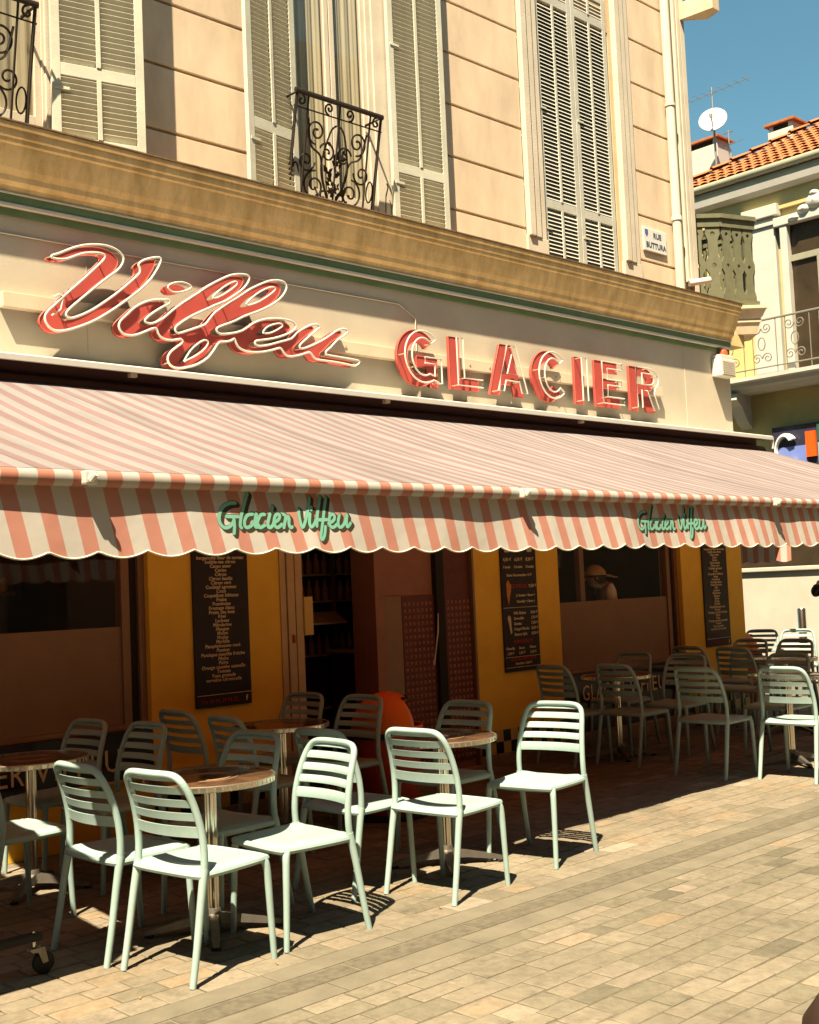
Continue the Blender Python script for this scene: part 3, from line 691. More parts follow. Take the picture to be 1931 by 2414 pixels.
# balcony round the corner: moulded slab on a splayed console, pierced olive balustrade
plan = [(11.95, 7.30), (12.30, 7.30), (12.66, 6.98), (13.06, 7.34), (13.06, 10.5), (11.95, 10.5)]
def shrink(pl, d):
    cx_, cy_ = 12.3, 8.6; out = []
    n = len(pl)
    for i in range(n):
        a = Vector(pl[i]) - Vector(pl[i - 1]); b = Vector(pl[(i + 1) % n]) - Vector(pl[i])
        na = Vector((-a.y, a.x)).normalized(); nb_ = Vector((-b.y, b.x)).normalized(); m_ = na + nb_
        m_ = m_ / max(.4, m_.length_squared / 2); out.append((pl[i][0] + m_.x * d, pl[i][1] + m_.y * d))
    return out
lay = [(4.735, 0), (4.700, 0), (4.690, .015), (4.610, .055), (4.590, .075), (4.575, .070), (4.550, .070), (4.540, .085), (4.415, .115)]
m = MB(); n = len(plan)
for z, d in lay: m.v += [(p[0], p[1], z) for p in shrink(plan, d)]
for k in range(len(lay) - 1):
    for i in range(n): m.f.append((k * n + i, k * n + (i + 1) % n, (k + 1) * n + (i + 1) % n, (k + 1) * n + i))
m.f.append(tuple(range(n))); m.f.append(tuple((len(lay) - 1) * n + i for i in range(n)))
P('side_balcony', m, 'cornice_side')
P('balcony_soffit', MB().box(12.06, 12.62, YW + .10, 10.4, 4.27, 4.41), 'cornice')
def balustrade():
    zt, zb = 5.80, 4.80
    line = [(11.90, 7.74), (12.34, 7.36), (12.79, 7.20), (13.0, 7.5), (13.0, 10.2)]
    top = MB(); 
    for a, b in zip(line, line[1:]):
        A, B_ = Vector(a), Vector(b); d = (B_ - A).normalized(); nn = Vector((-d.y, d.x))
        for z0, z1, w in ((zt, zt + .05, .055), (zt - .10, zt, .03), (zb - .06, zb + .03, .04)):
            q = [A - nn * w - d * .02, B_ - nn * w + d * .02, B_ + nn * w + d * .02, A + nn * w - d * .02]
            top.add([(p.x, p.y, z0) for p in q] + [(p.x, p.y, z1) for p in q], [(3, 2, 1, 0), (4, 5, 6, 7), (0, 1, 5, 4), (1, 2, 6, 5), (2, 3, 7, 6), (3, 0, 4, 7)])
    bl = top.build('balustrade', 'olive_paint', B)
    w = .148
    for a, b in zip(line, line[1:]):
        A, B_ = Vector(a), Vector(b); Ls = (B_ - A).length; d = (B_ - A).normalized(); nn = Vector((-d.y, d.x)); k = max(1, int(Ls / w)); ww = Ls / k
        for i in range(min(k, 9)):
            c = ww * (i + .5); s = ww / 2; L = []
            for (du, z) in ((-.97, zb + .03), (-.97, zb + .10), (-.60, zb + .17), (-.60, zb + .34), (-.99, zb + .40), (-.99, zb + .48), (-.60, zb + .55), (-.60, zb + .74), (-.92, zb + .82), (-.75, zb + .92)):
                L.append((c + du * s, z))
            lp = L + [(2 * c - p[0], p[1]) for p in reversed(L)]
            h1 = [(c + .30 * s * cos(q), zb + .44 + .30 * s * sin(q)) for q in [2 * pi * k_ / 10 for k_ in range(10)]]
            h2 = [(c + .30 * s * cos(q), zb + .82 + .30 * s * sin(q)) for q in [2 * pi * k_ / 10 for k_ in range(10)]]
            MB().prism([lp, h1, h2], lambda u, z, dd: (A.x + d.x * u + nn.x * dd, A.y + d.y * u + nn.y * dd, z), -.015, .015).build('baluster', 'olive_paint', bl)
balustrade()
P('downpipe', MB().tube([(11.47, YU - .07, 4.62), (11.47, YU - .07, 9.2)], .052, 14).lathe([(.0, 0), (.062, 0), (.062, .03), (.056, .05), (.0, .05)], (11.47, YU - .07, 5.62), 14).lathe([(.0, 0), (.062, 0), (.062, .03), (.0, .03)], (11.47, YU - .07, 6.95), 14), 'surround', B, True)

# ================================================================ neon signs
VP = [(3.668, 3.87), (3.761, 3.92), (3.851, 3.956), (3.95, 3.977), (4.027, 3.979), (4.088, 3.965), (4.127, 3.939), (4.142, 3.909), (4.128, 3.868), (4.092, 3.823), (4.02, 3.766), (3.941, 3.699), (3.864, 3.632), (3.787, 3.563), (3.734, 3.514), (3.708, 3.48), (3.711, 3.46), (3.733, 3.451), (3.77, 3.461), (3.83, 3.489), (3.906, 3.533), (3.984, 3.589), (4.063, 3.649), (4.143, 3.717), (4.209, 3.777), (4.254, 3.82), (4.267, 3.843), (4.264, 3.868), (4.256, 3.885), (4.269, 3.905), (4.302, 3.928), (4.36, 3.952), (4.422, 3.966), (4.434, 3.953), (4.429, 3.927), (4.398, 3.871), (4.346, 3.798), (4.279, 3.73), (4.197, 3.661), (4.108, 3.592), (4.013, 3.523), (3.919, 3.462), (3.828, 3.416), (3.738, 3.378), (3.672, 3.36), (3.621, 3.357), (3.583, 3.376), (3.562, 3.407), (3.559, 3.437), (3.574, 3.47), (3.611, 3.508), (3.663, 3.559), (3.715, 3.611), (3.776, 3.668), (3.837, 3.725), (3.899, 3.786), (3.953, 3.84), (3.989, 3.878), (4.001, 3.901), (3.99, 3.917), (3.948, 3.92), (3.887, 3.911), (3.827, 3.893), (3.766, 3.864), (3.714, 3.84), (3.663, 3.832), (3.631, 3.832), (3.613, 3.839), (3.627, 3.853)]
OUT = [(4.453, 3.672), (4.374, 3.661), (4.292, 3.631), (4.218, 3.586), (4.153, 3.527), (4.104, 3.478), (4.091, 3.441), (4.102, 3.411), (4.132, 3.39), (4.188, 3.389), (4.244, 3.406), (4.309, 3.436), (4.363, 3.461), (4.384, 3.455), (4.394, 3.428), (4.414, 3.405), (4.455, 3.391), (4.514, 3.393), (4.573, 3.408), (4.592, 3.391), (4.566, 3.366), (4.504, 3.32), (4.468, 3.273), (4.471, 3.23), (4.505, 3.203), (4.56, 3.2), (4.631, 3.216), (4.714, 3.246), (4.799, 3.299), (4.854, 3.362), (4.882, 3.401), (4.909, 3.425), (4.963, 3.434), (5.007, 3.447), (5.034, 3.463), (5.044, 3.442), (5.065, 3.408), (5.113, 3.386), (5.19, 3.38), (5.292, 3.394), (5.384, 3.419), (5.448, 3.44), (5.471, 3.424), (5.498, 3.394), (5.533, 3.385), (5.604, 3.396), (5.677, 3.419), (5.732, 3.438), (5.756, 3.421), (5.785, 3.395), (5.833, 3.388), (5.97, 3.388), (6.096, 3.383), (6.199, 3.378), (6.239, 3.407), (6.227, 3.424), (6.073, 3.43), (5.947, 3.434), (5.898, 3.441), (5.905, 3.466), (5.95, 3.5), (6.016, 3.561), (6.082, 3.603), (6.129, 3.643), (6.117, 3.661), (6.072, 3.66), (6.008, 3.633), (5.904, 3.567), (5.803, 3.513), (5.716, 3.474), (5.655, 3.458), (5.638, 3.475), (5.669, 3.507), (5.745, 3.568), (5.821, 3.625), (5.846, 3.648), (5.823, 3.664), (5.773, 3.658), (5.699, 3.625), (5.613, 3.572), (5.563, 3.524), (5.444, 3.485), (5.351, 3.453), (5.26, 3.434), (5.221, 3.445), (5.225, 3.466), (5.261, 3.477), (5.341, 3.494), (5.446, 3.524), (5.566, 3.576), (5.613, 3.624), (5.581, 3.656), (5.511, 3.666), (5.406, 3.66), (5.302, 3.638), (5.211, 3.599), (5.108, 3.531), (4.998, 3.497), (4.912, 3.485), (4.881, 3.504), (4.892, 3.528), (4.957, 3.558), (5.045, 3.596), (5.135, 3.644), (5.248, 3.691), (5.364, 3.748), (5.46, 3.813), (5.515, 3.872), (5.535, 3.918), (5.513, 3.952), (5.455, 3.958), (5.373, 3.941), (5.28, 3.899), (5.188, 3.849), (5.075, 3.773), (4.985, 3.716), (4.875, 3.638), (4.82, 3.577), (4.782, 3.537), (4.713, 3.506), (4.62, 3.469), (4.559, 3.448), (4.534, 3.463), (4.54, 3.49), (4.582, 3.525), (4.654, 3.574), (4.738, 3.62), (4.824, 3.662), (4.867, 3.686), (4.964, 3.731), (5.053, 3.789), (5.133, 3.85), (5.18, 3.908), (5.187, 3.941), (5.159, 3.956), (5.093, 3.95), (5.016, 3.929), (4.928, 3.884), (4.819, 3.819), (4.723, 3.751), (4.607, 3.673), (4.513, 3.602), (4.445, 3.543), (4.377, 3.502), (4.327, 3.488), (4.295, 3.498), (4.301, 3.517), (4.354, 3.563), (4.43, 3.614), (4.485, 3.646), (4.495, 3.666), (4.478, 3.677)]
HOLES = [[(4.859, 3.748), (4.914, 3.801), (4.991, 3.857), (5.058, 3.89), (5.077, 3.883), (5.062, 3.858), (4.989, 3.802), (4.912, 3.755), (4.871, 3.741)], [(5.15, 3.733), (5.208, 3.792), (5.289, 3.85), (5.371, 3.891), (5.419, 3.898), (5.422, 3.878), (5.368, 3.833), (5.275, 3.773), (5.194, 3.736)], [(4.597, 3.252), (4.656, 3.337), (4.719, 3.392), (4.772, 3.423), (4.803, 3.417), (4.797, 3.387), (4.748, 3.338), (4.674, 3.29), (4.622, 3.265)], [(5.298, 3.537), (5.322, 3.575), (5.381, 3.608), (5.451, 3.628), (5.48, 3.622), (5.473, 3.603), (5.414, 3.567), (5.355, 3.542)]]
DOT = [(4.485, 3.76), (4.499, 3.784), (4.546, 3.807), (4.605, 3.818), (4.648, 3.813), (4.678, 3.799), (4.664, 3.778), (4.62, 3.757), (4.569, 3.741), (4.518, 3.737)]
YP0, YP1, YT = YW - .09, YW - .065, YW - .17     # red face, its back, tubes
script = thing('neon_script_sign', (4.9, YW, 3.3), 'large red script neon sign reading Viffeu with white tube outlines on cream wall', 'neon sign')
# the outline was read at the tube plane; the red faces stand behind it
def face(loops, name, parent):
    m = MB().prism(loops, lambda u, v, d: (u, d, v), YP0, YP1).build(name, 'neon_red', parent)
    return m
def tubing(lp, name, parent, r=.0085):
    return MB().tube([(p[0], YT, p[1]) for p in lp], r, 8, closed=True).build(name, 'neon_tube', parent, True)
def holders(lp, parent, step):
    m = MB(); 
    for i in range(0, len(lp), step):
        p = lp[i]; m.tube([(p[0], YP0 - .002, p[1]), (p[0], YT + .006, p[1])], .005, 5)
    m.build('tube_supports', 'tube_holder', parent)
def edge_trim(lp, parent):
    MB().tube([(p[0], YP0 - .001, p[1]) for p in lp], .005, 5, closed=True).build('edge_trim', 'neon_edge', parent)
sv = smooth_loop(VP, 2); sout = smooth_loop(OUT, 2); sh = [smooth_loop(h, 2) for h in HOLES]; sd = smooth_loop(DOT, 2)
f1 = face([sv], 'letter', script); tubing(sv, 'tube', f1); holders(sv, f1, 17); edge_trim(sv, f1)
f2 = face([sout] + sh, 'letters', script); tubing(sout, 'tube', f2); holders(sout, f2, 23); edge_trim(sout, f2)
for h in sh: tubing(h, 'tube', f2, .007)
f3 = face([sd], 'dot', script); tubing(sd, 'tube', f3, .007)
MB().tube([(3.62, YT, 3.575), (3.66, YT - .005, 3.60), (3.69, YT, 3.58), (3.67, YT, 3.50), (3.62, YT + .03, 3.46)], .007, 6).build('tube_end', 'neon_tube', script, True)
# horizontal mounting rail shared by both signs
tag(MB().box(3.33, 10.62, YW - .060, YW - .001, 3.50, 3.60, .004).build('mounting_rail', 'bar_cream'), 'long cream mounting rail on the wall behind both red signs', 'rail')
for x in (4.02, 4.5, 5.5, 6.2):
    MB().tube([(x, YP1, 3.55), (x, YW - .05, 3.55)], .012, 6).build('bracket', 'tube_holder', script)

glac = thing('neon_letter_sign', (8.6, YW, 3.3), 'red block letter neon sign reading GLACIER above the striped awning', 'neon sign')
def arc(cx, cz, rx, rz, a0, a1, n=22):
    return [(cx + rx * cos(radians(a0 + (a1 - a0) * i / n)), cz + rz * sin(radians(a0 + (a1 - a0) * i / n))) for i in range(n + 1)]
def block_letter(ch, x0, x1, z0, z1):
    w = x1 - x0; h = z1 - z0; t = .125; cx = (x0 + x1) / 2; cz = (z0 + z1) / 2
    if ch == 'I': return [[(x0, z0), (x1, z0), (x1, z1), (x0, z1)]]
    if ch == 'L': return [[(x0, z0), (x1, z0), (x1, z0 + .11), (x0 + t, z0 + .11), (x0 + t, z1), (x0, z1)]]
    if ch == 'E':
        m0, m1 = cz - .045, cz + .055
        return [[(x0, z0), (x1, z0), (x1, z0 + .11), (x0 + t, z0 + .11), (x0 + t, m0), (x1 - .04, m0), (x1 - .04, m1), (x0 + t, m1), (x0 + t, z1 - .11), (x1 - .02, z1 - .11), (x1 - .02, z1), (x0, z1)]]
    if ch == 'A':
        return [[(x0, z0), (x0 + .125, z0), (x0 + .155, z0 + .10), (x1 - .155, z0 + .10), (x1 - .125, z0), (x1, z0), (cx + .075, z1), (cx - .075, z1)], [(cx - .052, z0 + .20), (cx + .052, z0 + .20), (cx, z1 - .13)]]
    if ch == 'R':
        bz = z0 + h * .42; r = (z1 - bz) / 2
        outer = [(x0, z0), (x0 + t, z0), (x0 + t, bz - .01), (x0 + t + .06, bz - .01)] + [(x1 - .14, z0 + .0), (x1, z0), (x1 - .075, z0 + .16), (x1 - .10, bz + .02)] + arc(x1 - .19, bz + r, .19, r, -65, 90, 12) + [(x0, z1)]
        hole = [(x0 + t, bz + .085), (x1 - .19, bz + .085)] + arc(x1 - .19, bz + r, .075, r - .085, -90, 90, 10)[1:-1] + [(x1 - .19, z1 - .09), (x0 + t, z1 - .09)]
        return [outer, hole]
    ro = arc(cx, cz, w / 2, h / 2, 38, 322, 30); ri = arc(cx, cz, w / 2 - t, h / 2 - .105, 322, 38, 24)
    if ch == 'C': return [ro + ri]
    ro = arc(cx, cz, w / 2, h / 2, 40, 318, 30)
    return [ro[:-1] + [(x1 - .10, z0 + .05), (x1 - .10, z0 + .005), (x1 - .01, z0 + .005), (x1 - .01, cz + .02), (cx - .01, cz + .02), (cx - .01, cz - .075), (x1 - t - .01, cz - .075), (x1 - t - .012, cz - .13)] + arc(cx, cz, w / 2 - t, h / 2 - .105, 300, 40, 22)]
def inset(lp, d):
    n = len(lp); out = []
    area = sum(lp[i][0] * lp[(i + 1) % n][1] - lp[(i + 1) % n][0] * lp[i][1] for i in range(n))
    sg = 1 if area > 0 else -1
    for i in range(n):
        p0, p1, p2 = Vector(lp[i - 1]), Vector(lp[i]), Vector(lp[(i + 1) % n])
        a = (p1 - p0); b = (p2 - p1)
        if a.length < 1e-6 or b.length < 1e-6: out.append(tuple(p1)); continue
        na = Vector((-a.y, a.x)).normalized() * sg; nb = Vector((-b.y, b.x)).normalized() * sg
        m = na + nb; m = m / max(.35, m.length_squared / 2) if m.length > 1e-4 else na
        out.append((p1.x + m.x * d, p1.y + m.y * d))
    return out
for ch, x0, x1, z0, z1 in (('G', 6.73, 7.21, 3.29, 3.775), ('L', 7.355, 7.71, 3.305, 3.765), ('A', 7.86, 8.32, 3.30, 3.77), ('C', 8.445, 8.91, 3.29, 3.775), ('I', 9.09, 9.215, 3.305, 3.765), ('E', 9.41, 9.80, 3.305, 3.765), ('R', 9.985, 10.41, 3.305, 3.765)):
    lps = block_letter(ch, x0, x1, z0, z1)
    l = face(lps, 'letter', glac); edge_trim(lps[0], l)
    tl = inset(lps[0], .022); tubing(tl, 'tube', l, .0075)
    for h in lps[1:]: tubing(inset(h, -.012), 'tube', l, .007)
    holders(tl, l, max(3, len(tl) // 4))
    for k, bx in enumerate((x0 + .05, x1 - .06)):
        MB().tube([(bx, YP1, 3.55), (bx, YW - .05, 3.55)], .010, 6).build('bracket', 'tube_holder', l)

# ================================================================ awning
XL, XR = 1.975, 12.35
YF, ZF = 4.54, 2.119          # front bar centre
YR, ZR = 6.98, 3.00            # where the cloth leaves the roll
aw = thing('awning', (7, YW, 3.1), 'wide red and white striped awning stretched over the cafe terrace', 'awning')
def cloth(xl, xr, name, material, parent, n=220, k=18):
    m = MB()
    for i in range(n + 1):
        x = xl + (xr - xl) * i / n
        for j in range(k + 1):
            t = j / k; s = .045 * sin(pi * t) * (.7 + .3 * cos((x - 2.463) * 2.24)) + .007 * sin(x * 8.3 + t * 2.6 + .7 * sin(x * 2.1)) * sin(pi * min(1, t * 1.1)) + .004 * sin(x * 17 + t * 5)* sin(pi * t)
            m.v.append((x, YR + (YF - .01 - YR) * t, ZR + (ZF + .035 - ZR) * t - s))
    m.f = [(i * (k + 1) + j, (i + 1) * (k + 1) + j, (i + 1) * (k + 1) + j + 1, i * (k + 1) + j + 1) for i in range(n) for j in range(k)]
    return m.build(name, material, parent, True)
cloth(XL, XR, 'cloth', 'stripe_cloth', aw)
MB().tube([(XL, YF, ZF), (XR, YF, ZF)], .036, 14, flat=.85).build('front_bar', 'stripe_bar', aw, True)
def val_y(x, t):     # t = 0 top, 1 bottom: hangs a little outwards, with soft folds
    f = .5 + .5 * sin(x * 1.37 + .6)
    return YF + .020 - .036 * t + (.010 * sin(x * 3.1) + .007 * sin(x * 7.7 + 1) + .012 * f * sin(x * 2.42 + 2.2)) * t
def val_z(x):        # scalloped hem
    p = .2304; u = ((x - 2.290) / p) % 1.0
    return 1.813 - .029 * sin(pi * u) ** .9 + .004 * sin(x * 2.1)
def valance(xl, xr, parent, dx=.018, k=9):
    m = MB(); n = int((xr - xl) / dx); hem = []
    for i in range(n + 1):
        x = xl + (xr - xl) * i / n; zb = val_z(x)
        for j in range(k + 1):
            t = j / k; z = ZF - .015 + (zb - ZF + .015) * t
            m.v.append((x, val_y(x, t), z))
        hem.append((x, val_y(x, 1.0), zb))
    m.f = [(i * (k + 1) + j, (i + 1) * (k + 1) + j, (i + 1) * (k + 1) + j + 1, i * (k + 1) + j + 1) for i in range(n) for j in range(k)]
    v = m.build('valance', 'stripe_valance', parent, True)
    MB().tube(hem, .0045, 5).build('hem_piping', 'cream_trim', v, True)
    return v
va = valance(XL, XR, aw)
for x in (2.463, 5.24, 8.11, 10.95):
    MB().box(x - .03, x + .03, YF - .058, YF + .01, ZF - .03, ZF + .028, .008).tube([(x, YF - .05, ZF - .01), (x + .01, YF - .075, ZF + .012)], [.02, .012], 8).build('arm_clip', 'hood_white', aw)
    MB().tube([(x, YF + .02, ZF - .02), (x + .75, 5.7, 2.38), (x + .15, 6.95, 2.82)], .022, 8).build('folding_arm', 'arm_white', aw, True)
# lettering printed on the valance: a mint brush line over a darker drop shape
def ribbon(strokes, dx, width, lift, ox, oz, sc=1.0, cx=3.2):
    m = MB()
    for s in strokes:
        p = smooth_line([(cx + dx + (q[0] - cx) * sc + ox, q[1] + oz) for q in s], 4); n = len(p)
        base = len(m.v)
        for i in range(n):
            a = Vector(p[max(0, i - 1)]); b = Vector(p[min(n - 1, i + 1)]); t = (b - a)
            t = t.normalized() if t.length > 1e-9 else Vector((1, 0))
            nn = Vector((-t.y, t.x)); w = width
            for sgn in (-1, 1):
                x, z = p[i][0] + nn.x * w * sgn, p[i][1] + nn.y * w * sgn
                tt = min(1, max(0, (ZF - .015 - z) / (ZF - .015 - val_z(x))))
                m.v.append((x, val_y(x, tt) - lift, z))
        m.f += [(base + 2 * i, base + 2 * i + 2, base + 2 * i + 3, base + 2 * i + 1) for i in range(n - 1)]
        # round ends
        for e, q in ((0, p[0]), (n - 1, p[-1])):
            k0 = len(m.v); ring = []
            for k in range(8):
                a = 2 * pi * k / 8; x, z = q[0] + width * cos(a), q[1] + width * sin(a)
                tt = min(1, max(0, (ZF - .015 - z) / (ZF - .015 - val_z(x)))); m.v.append((x, val_y(x, tt) - lift, z)); ring.append(k0 + k)
            m.f.append(tuple(ring))
    return m
SCRIPT = [[(3.023, 2.001), (2.992, 1.999), (2.96, 1.985), (2.939, 1.96), (2.93, 1.93), (2.934, 1.909), (2.951, 1.893), (2.974, 1.894), (2.993, 1.907), (3.005, 1.922)], [(2.969, 1.941), (3.032, 1.941)], [(3.006, 1.941), (3.006, 1.901), (2.999, 1.867)], [(3.093, 2.046), (3.07, 1.996), (3.046, 1.939), (3.037, 1.901), (3.043, 1.892)], [(3.11, 1.953), (3.083, 1.948), (3.065, 1.927), (3.061, 1.903), (3.073, 1.893), (3.097, 1.902), (3.119, 1.923), (3.131, 1.953)], [(3.129, 1.955), (3.117, 1.914), (3.121, 1.895), (3.137, 1.903)], [(3.174, 1.952), (3.153, 1.949), (3.134, 1.923), (3.13, 1.902), (3.145, 1.893), (3.169, 1.904)], [(3.203, 1.954), (3.187, 1.915), (3.187, 1.896), (3.199, 1.894), (3.214, 1.906)], [(3.221, 1.987), (3.216, 1.973)], [(3.217, 1.915), (3.244, 1.927), (3.256, 1.945), (3.248, 1.954), (3.231, 1.946), (3.22, 1.919), (3.225, 1.898), (3.24, 1.894), (3.262, 1.908)], [(3.277, 1.954), (3.289, 1.945), (3.281, 1.92), (3.271, 1.893)], [(3.282, 1.922), (3.3, 1.945), (3.306, 1.933), (3.302, 1.911), (3.307, 1.894), (3.318, 1.896)], [(3.367, 1.978), (3.365, 1.942), (3.374, 1.893), (3.401, 1.934), (3.426, 1.993), (3.438, 2.034)], [(3.428, 1.957), (3.418, 1.92), (3.421, 1.897), (3.437, 1.903), (3.454, 1.923)], [(3.442, 1.988), (3.438, 1.976)], [(3.502, 2.037), (3.486, 1.994), (3.468, 1.943), (3.458, 1.9)], [(3.538, 2.036), (3.521, 1.99), (3.503, 1.935), (3.486, 1.889), (3.472, 1.848), (3.479, 1.838), (3.496, 1.857), (3.51, 1.898)], [(3.456, 1.929), (3.525, 1.931)], [(3.531, 1.912), (3.565, 1.928), (3.575, 1.948), (3.563, 1.957), (3.545, 1.946), (3.536, 1.917), (3.544, 1.897), (3.563, 1.897), (3.587, 1.913)], [(3.606, 1.954), (3.592, 1.922), (3.592, 1.899), (3.608, 1.897), (3.631, 1.917), (3.655, 1.959), (3.643, 1.917), (3.646, 1.897), (3.67, 1.916)]]
SCRIPT = [[(q[0] * 1.070, 1.6 + (q[1] - 1.6) * 1.070) for q in s] for s in SCRIPT]
G0 = min(q[0] for s in SCRIPT for q in s)
for dx in (0.0, 6.398 - G0, 2 * (6.398 - G0)):
    sh_ = MB()
    for kk in range(3): 
        r = ribbon(SCRIPT, dx, .0125, 0.0010 + .0002 * kk, .004 + .005 * kk, -.001 - .005 * kk); sh_.add(r.v, r.f)
    sh_.build('letter_shadow', 'dark_outline', va)
    ribbon(SCRIPT, dx, .0085, .0022, 0, 0).build('lettering', 'mint_letter', va)
# hood over the roll
hd = MB().ext([(YW - .002, 3.20), (YW - .002, 3.215), (6.86, 3.145), (6.845, 3.135), (6.845, 3.100), (6.86, 3.098), (6.87, 3.118)], XL, XR + .0).build('hood', 'hood_white', aw)
MB().box(XL, XR, 7.06, YW - .004, 2.88, 3.16).build('hood_back', 'hood_shade', aw)
MB().tube([(XL, 7.0, 2.99), (XR, 7.0, 2.99)], .055, 14).build('roller', 'hood_shade', aw, True)
MB().ext([(YW - .004, 3.19), (6.85, 3.13), (6.85, 3.0), (6.88, 3.0), (6.88, 3.09), (YW - .004, 3.14)], XR, XR + .02).build('end_bracket', 'hood_white', aw)
for x in (4.1, 6.4, 8.9):
    MB().box(x, x + .05, 6.9, 6.94, 3.08, 3.105).build('hood_clip', 'bar_cream', aw)
# neighbour's awning, past the left edge: only its shade on the terrace shows
nb = tag(thing('awning', (0, YW, 3.1), 'red and white striped awning of the next shopfront, left of the gap', 'awning'), 'red and white striped awning of the next shopfront, left of the gap', 'awning')
YF_KEEP, YF = YF, 4.40
cloth(-3.0, 1.84, 'cloth', 'stripe_cloth', nb, 40)
MB().tube([(-3, YF, ZF), (1.84, YF, ZF)], .036, 14, flat=.85).build('front_bar', 'stripe_bar', nb, True)
valance(-3.0, 1.84, nb)
YF = YF_KEEP
# small awning on the side street
sa = thing('side_awning', (12.1, 9, 2.6), 'striped awning with shaded hanging valance on the side street beyond the pillar', 'awning')
m = MB().add([(12.08, 7.3, 2.75), (12.08, 10.5, 2.75), (13.3, 10.5, 2.05), (13.3, 7.3, 2.05)], [(0, 1, 2, 3)]); m.build('cloth', 'stripe_side', sa)
m = MB(); n = 150; 
for i in range(n + 1):
    yy = 7.22 + 3.2 * i / n; m.v += [(13.3 + .015 * sin(yy * 4), yy, 2.06), (13.3 + .03 * sin(yy * 4 + .5), yy, 1.735 - .025 * abs(sin(pi * (yy - 7.2) / .215)))]
m.f = [(2 * i, 2 * i + 2, 2 * i + 3, 2 * i + 1) for i in range(n)]
m.build('valance', 'stripe_side', sa)
MB().tube([(13.3, 7.22, 2.06), (13.3, 10.5, 2.06)], .03, 10).build('front_bar', 'stripe_side', sa, True)
MB().tube([(12.08, 7.5, 2.7), (13.28, 7.5, 2.08)], .02, 8).build('folding_arm', 'arm_white', sa, True)

# ================================================================ menu boards
def board(x0, x1, z0, z1, label):
    t = thing('menu_board', ((x0 + x1) / 2, YW, z0), label, 'menu board')
    MB().box(x0, x1, YW - .018, YW - .003, z0, z1, .002).build('panel', 'board_black', t)
    return t
FW_ = lambda cx, zc: (lambda u, v, d: (cx + u, YW - .0185 - d, zc + v))
flav = ['Abricot', 'Ananas', 'Banane', 'bergamote fleur de sureau', 'bubble-tea citron', 'Cacao amer', 'Cerise', 'Citron', 'Citron basilic', 'Citron vert', 'Cocktail agrumes', 'Coco', 'Coquelicot hibiscus', 'Fraise', 'Framboise', 'Fromage blanc', 'Fruits des bois', 'Kiwi', 'Lychees', 'Mandarine', 'Mangue', 'Melon', 'Mojito', 'Myrtille', 'Pamplemousse rosé', 'Passion', 'Pastèque menthe fraîche', 'Pêche', 'Poire', 'Orange menthe cannelle', 'Tomate', 'Yuzu grenade', 'verveine citronnelle']
def flavour_board(x0, x1, label):
    b = board(x0, x1, .81, 2.12, label); cx = (x0 + x1) / 2; L = MB()
    for i, s in enumerate(flav):
        r = text_mb(s, .036, FW_(cx, 1.955 - i * .0302), 'CENTER', .002, shear=.12, spacing=1.05, bold=.0006); L.add(r.v, r.f)
    L.build('lettering', 'chalk', b)
    MB().box(x0 + .01, x1, YW - .0205, YW - .0185, .895, .899).build('rule', 'chalk', b)
    r = text_mb('Tel. 04 93 39 06 32', .040, FW_(cx - .04, .838), 'CENTER', .002); r.build('phone_number', 'chalk_red', b)
    r = text_mb('f', .055, FW_(x1 - .045, .835), 'CENTER', .002, bold=.002); r.build('logo', 'chalk', b)
flavour_board(4.708, 5.188, 'tall black flavour list board on the yellow wall left of the entrance')
flavour_board(11.25, 11.74, 'tall black flavour list board on the last yellow pillar by the corner')
b2 = board(7.975, 8.46, .80, 2.2, 'black price board with ice cream pictures on pillar right of the entrance')
L = MB(); Rr = MB(); cx = 8.218
def wr(s, x, z, sz, tgt, al='CENTER', sh=.1):
    r = text_mb(s, sz, FW_(x, z), al, .002, shear=sh, bold=.0006); tgt.add(r.v, r.f)
for k, (a, b_) in enumerate((('4,50 €', '1 boule'), ('6,50 €', '2 boules'), ('8,50 €', '3 boules'))):
    wr(a, 8.06 + k * .155, 1.80, .042, L); wr(b_, 8.05 + k * .158, 1.735, .034, L)
wr('Extra Gourmandise +2 €', cx, 1.66, .034, L)
wr('LE SPECIAL', 8.215, 1.555, .046, Rr, sh=0); wr('9,50 €', 8.395, 1.555, .042, L)
wr('( 2 boules + Sauce +', 8.29, 1.475, .032, L); wr('Chantilly + Décor )', 8.29, 1.42, .032, L)
for k, (a, b_) in enumerate((('Milk-Shakes', '8,50 €'), ('Smoothie', '7,50 €'), ('Sundae', '7,50 €'), ('Frappé Mocha', '8,50 €'), ('Banana Split', '8,50 €'))):
    wr(a, 8.115, 1.315 - k * .048, .036, L, 'LEFT'); wr(b_, 8.40, 1.315 - k * .048, .036, L)
wr('SUPPLEMENTS', 8.235, 1.055, .042, Rr, sh=0)
for k, (a, b_) in enumerate((('Chantilly', '1,50 €'), ('Sauce', '1,50 €'), ('Décor', '1,50 €'))):
    wr(a, 8.05 + k * .155, 1.0, .034, L); wr(b_, 8.05 + k * .155, .955, .034, L)
wr('GLACES A EMPORTER', 8.225, .90, .036, Rr, sh=0); wr('Demi-litre 13,50 €', 8.225, .862, .030, L); 
L.build('lettering', 'chalk', b2); Rr.build('red_lettering', 'chalk_red', b2)
for z in (1.375, .93, .838): MB().box(7.985, 8.455, YW - .0205, YW - .0185, z, z + .004).build('rule', 'chalk', b2)
wr2 = MB(); r = text_mb('f', .04, FW_(8.43, .805), 'CENTER', .002, bold=.002); r.build('logo', 'chalk', b2)
MB().prism([[(8.035, 1.60), (8.06, 1.63), (8.08, 1.60), (8.10, 1.58), (8.09, 1.52), (8.055, 1.40), (8.035, 1.50)]], lambda u, v, d: (u, d, v), YW - .0215, YW - .0185).build('cone_picture', 'cone_orange', b2)
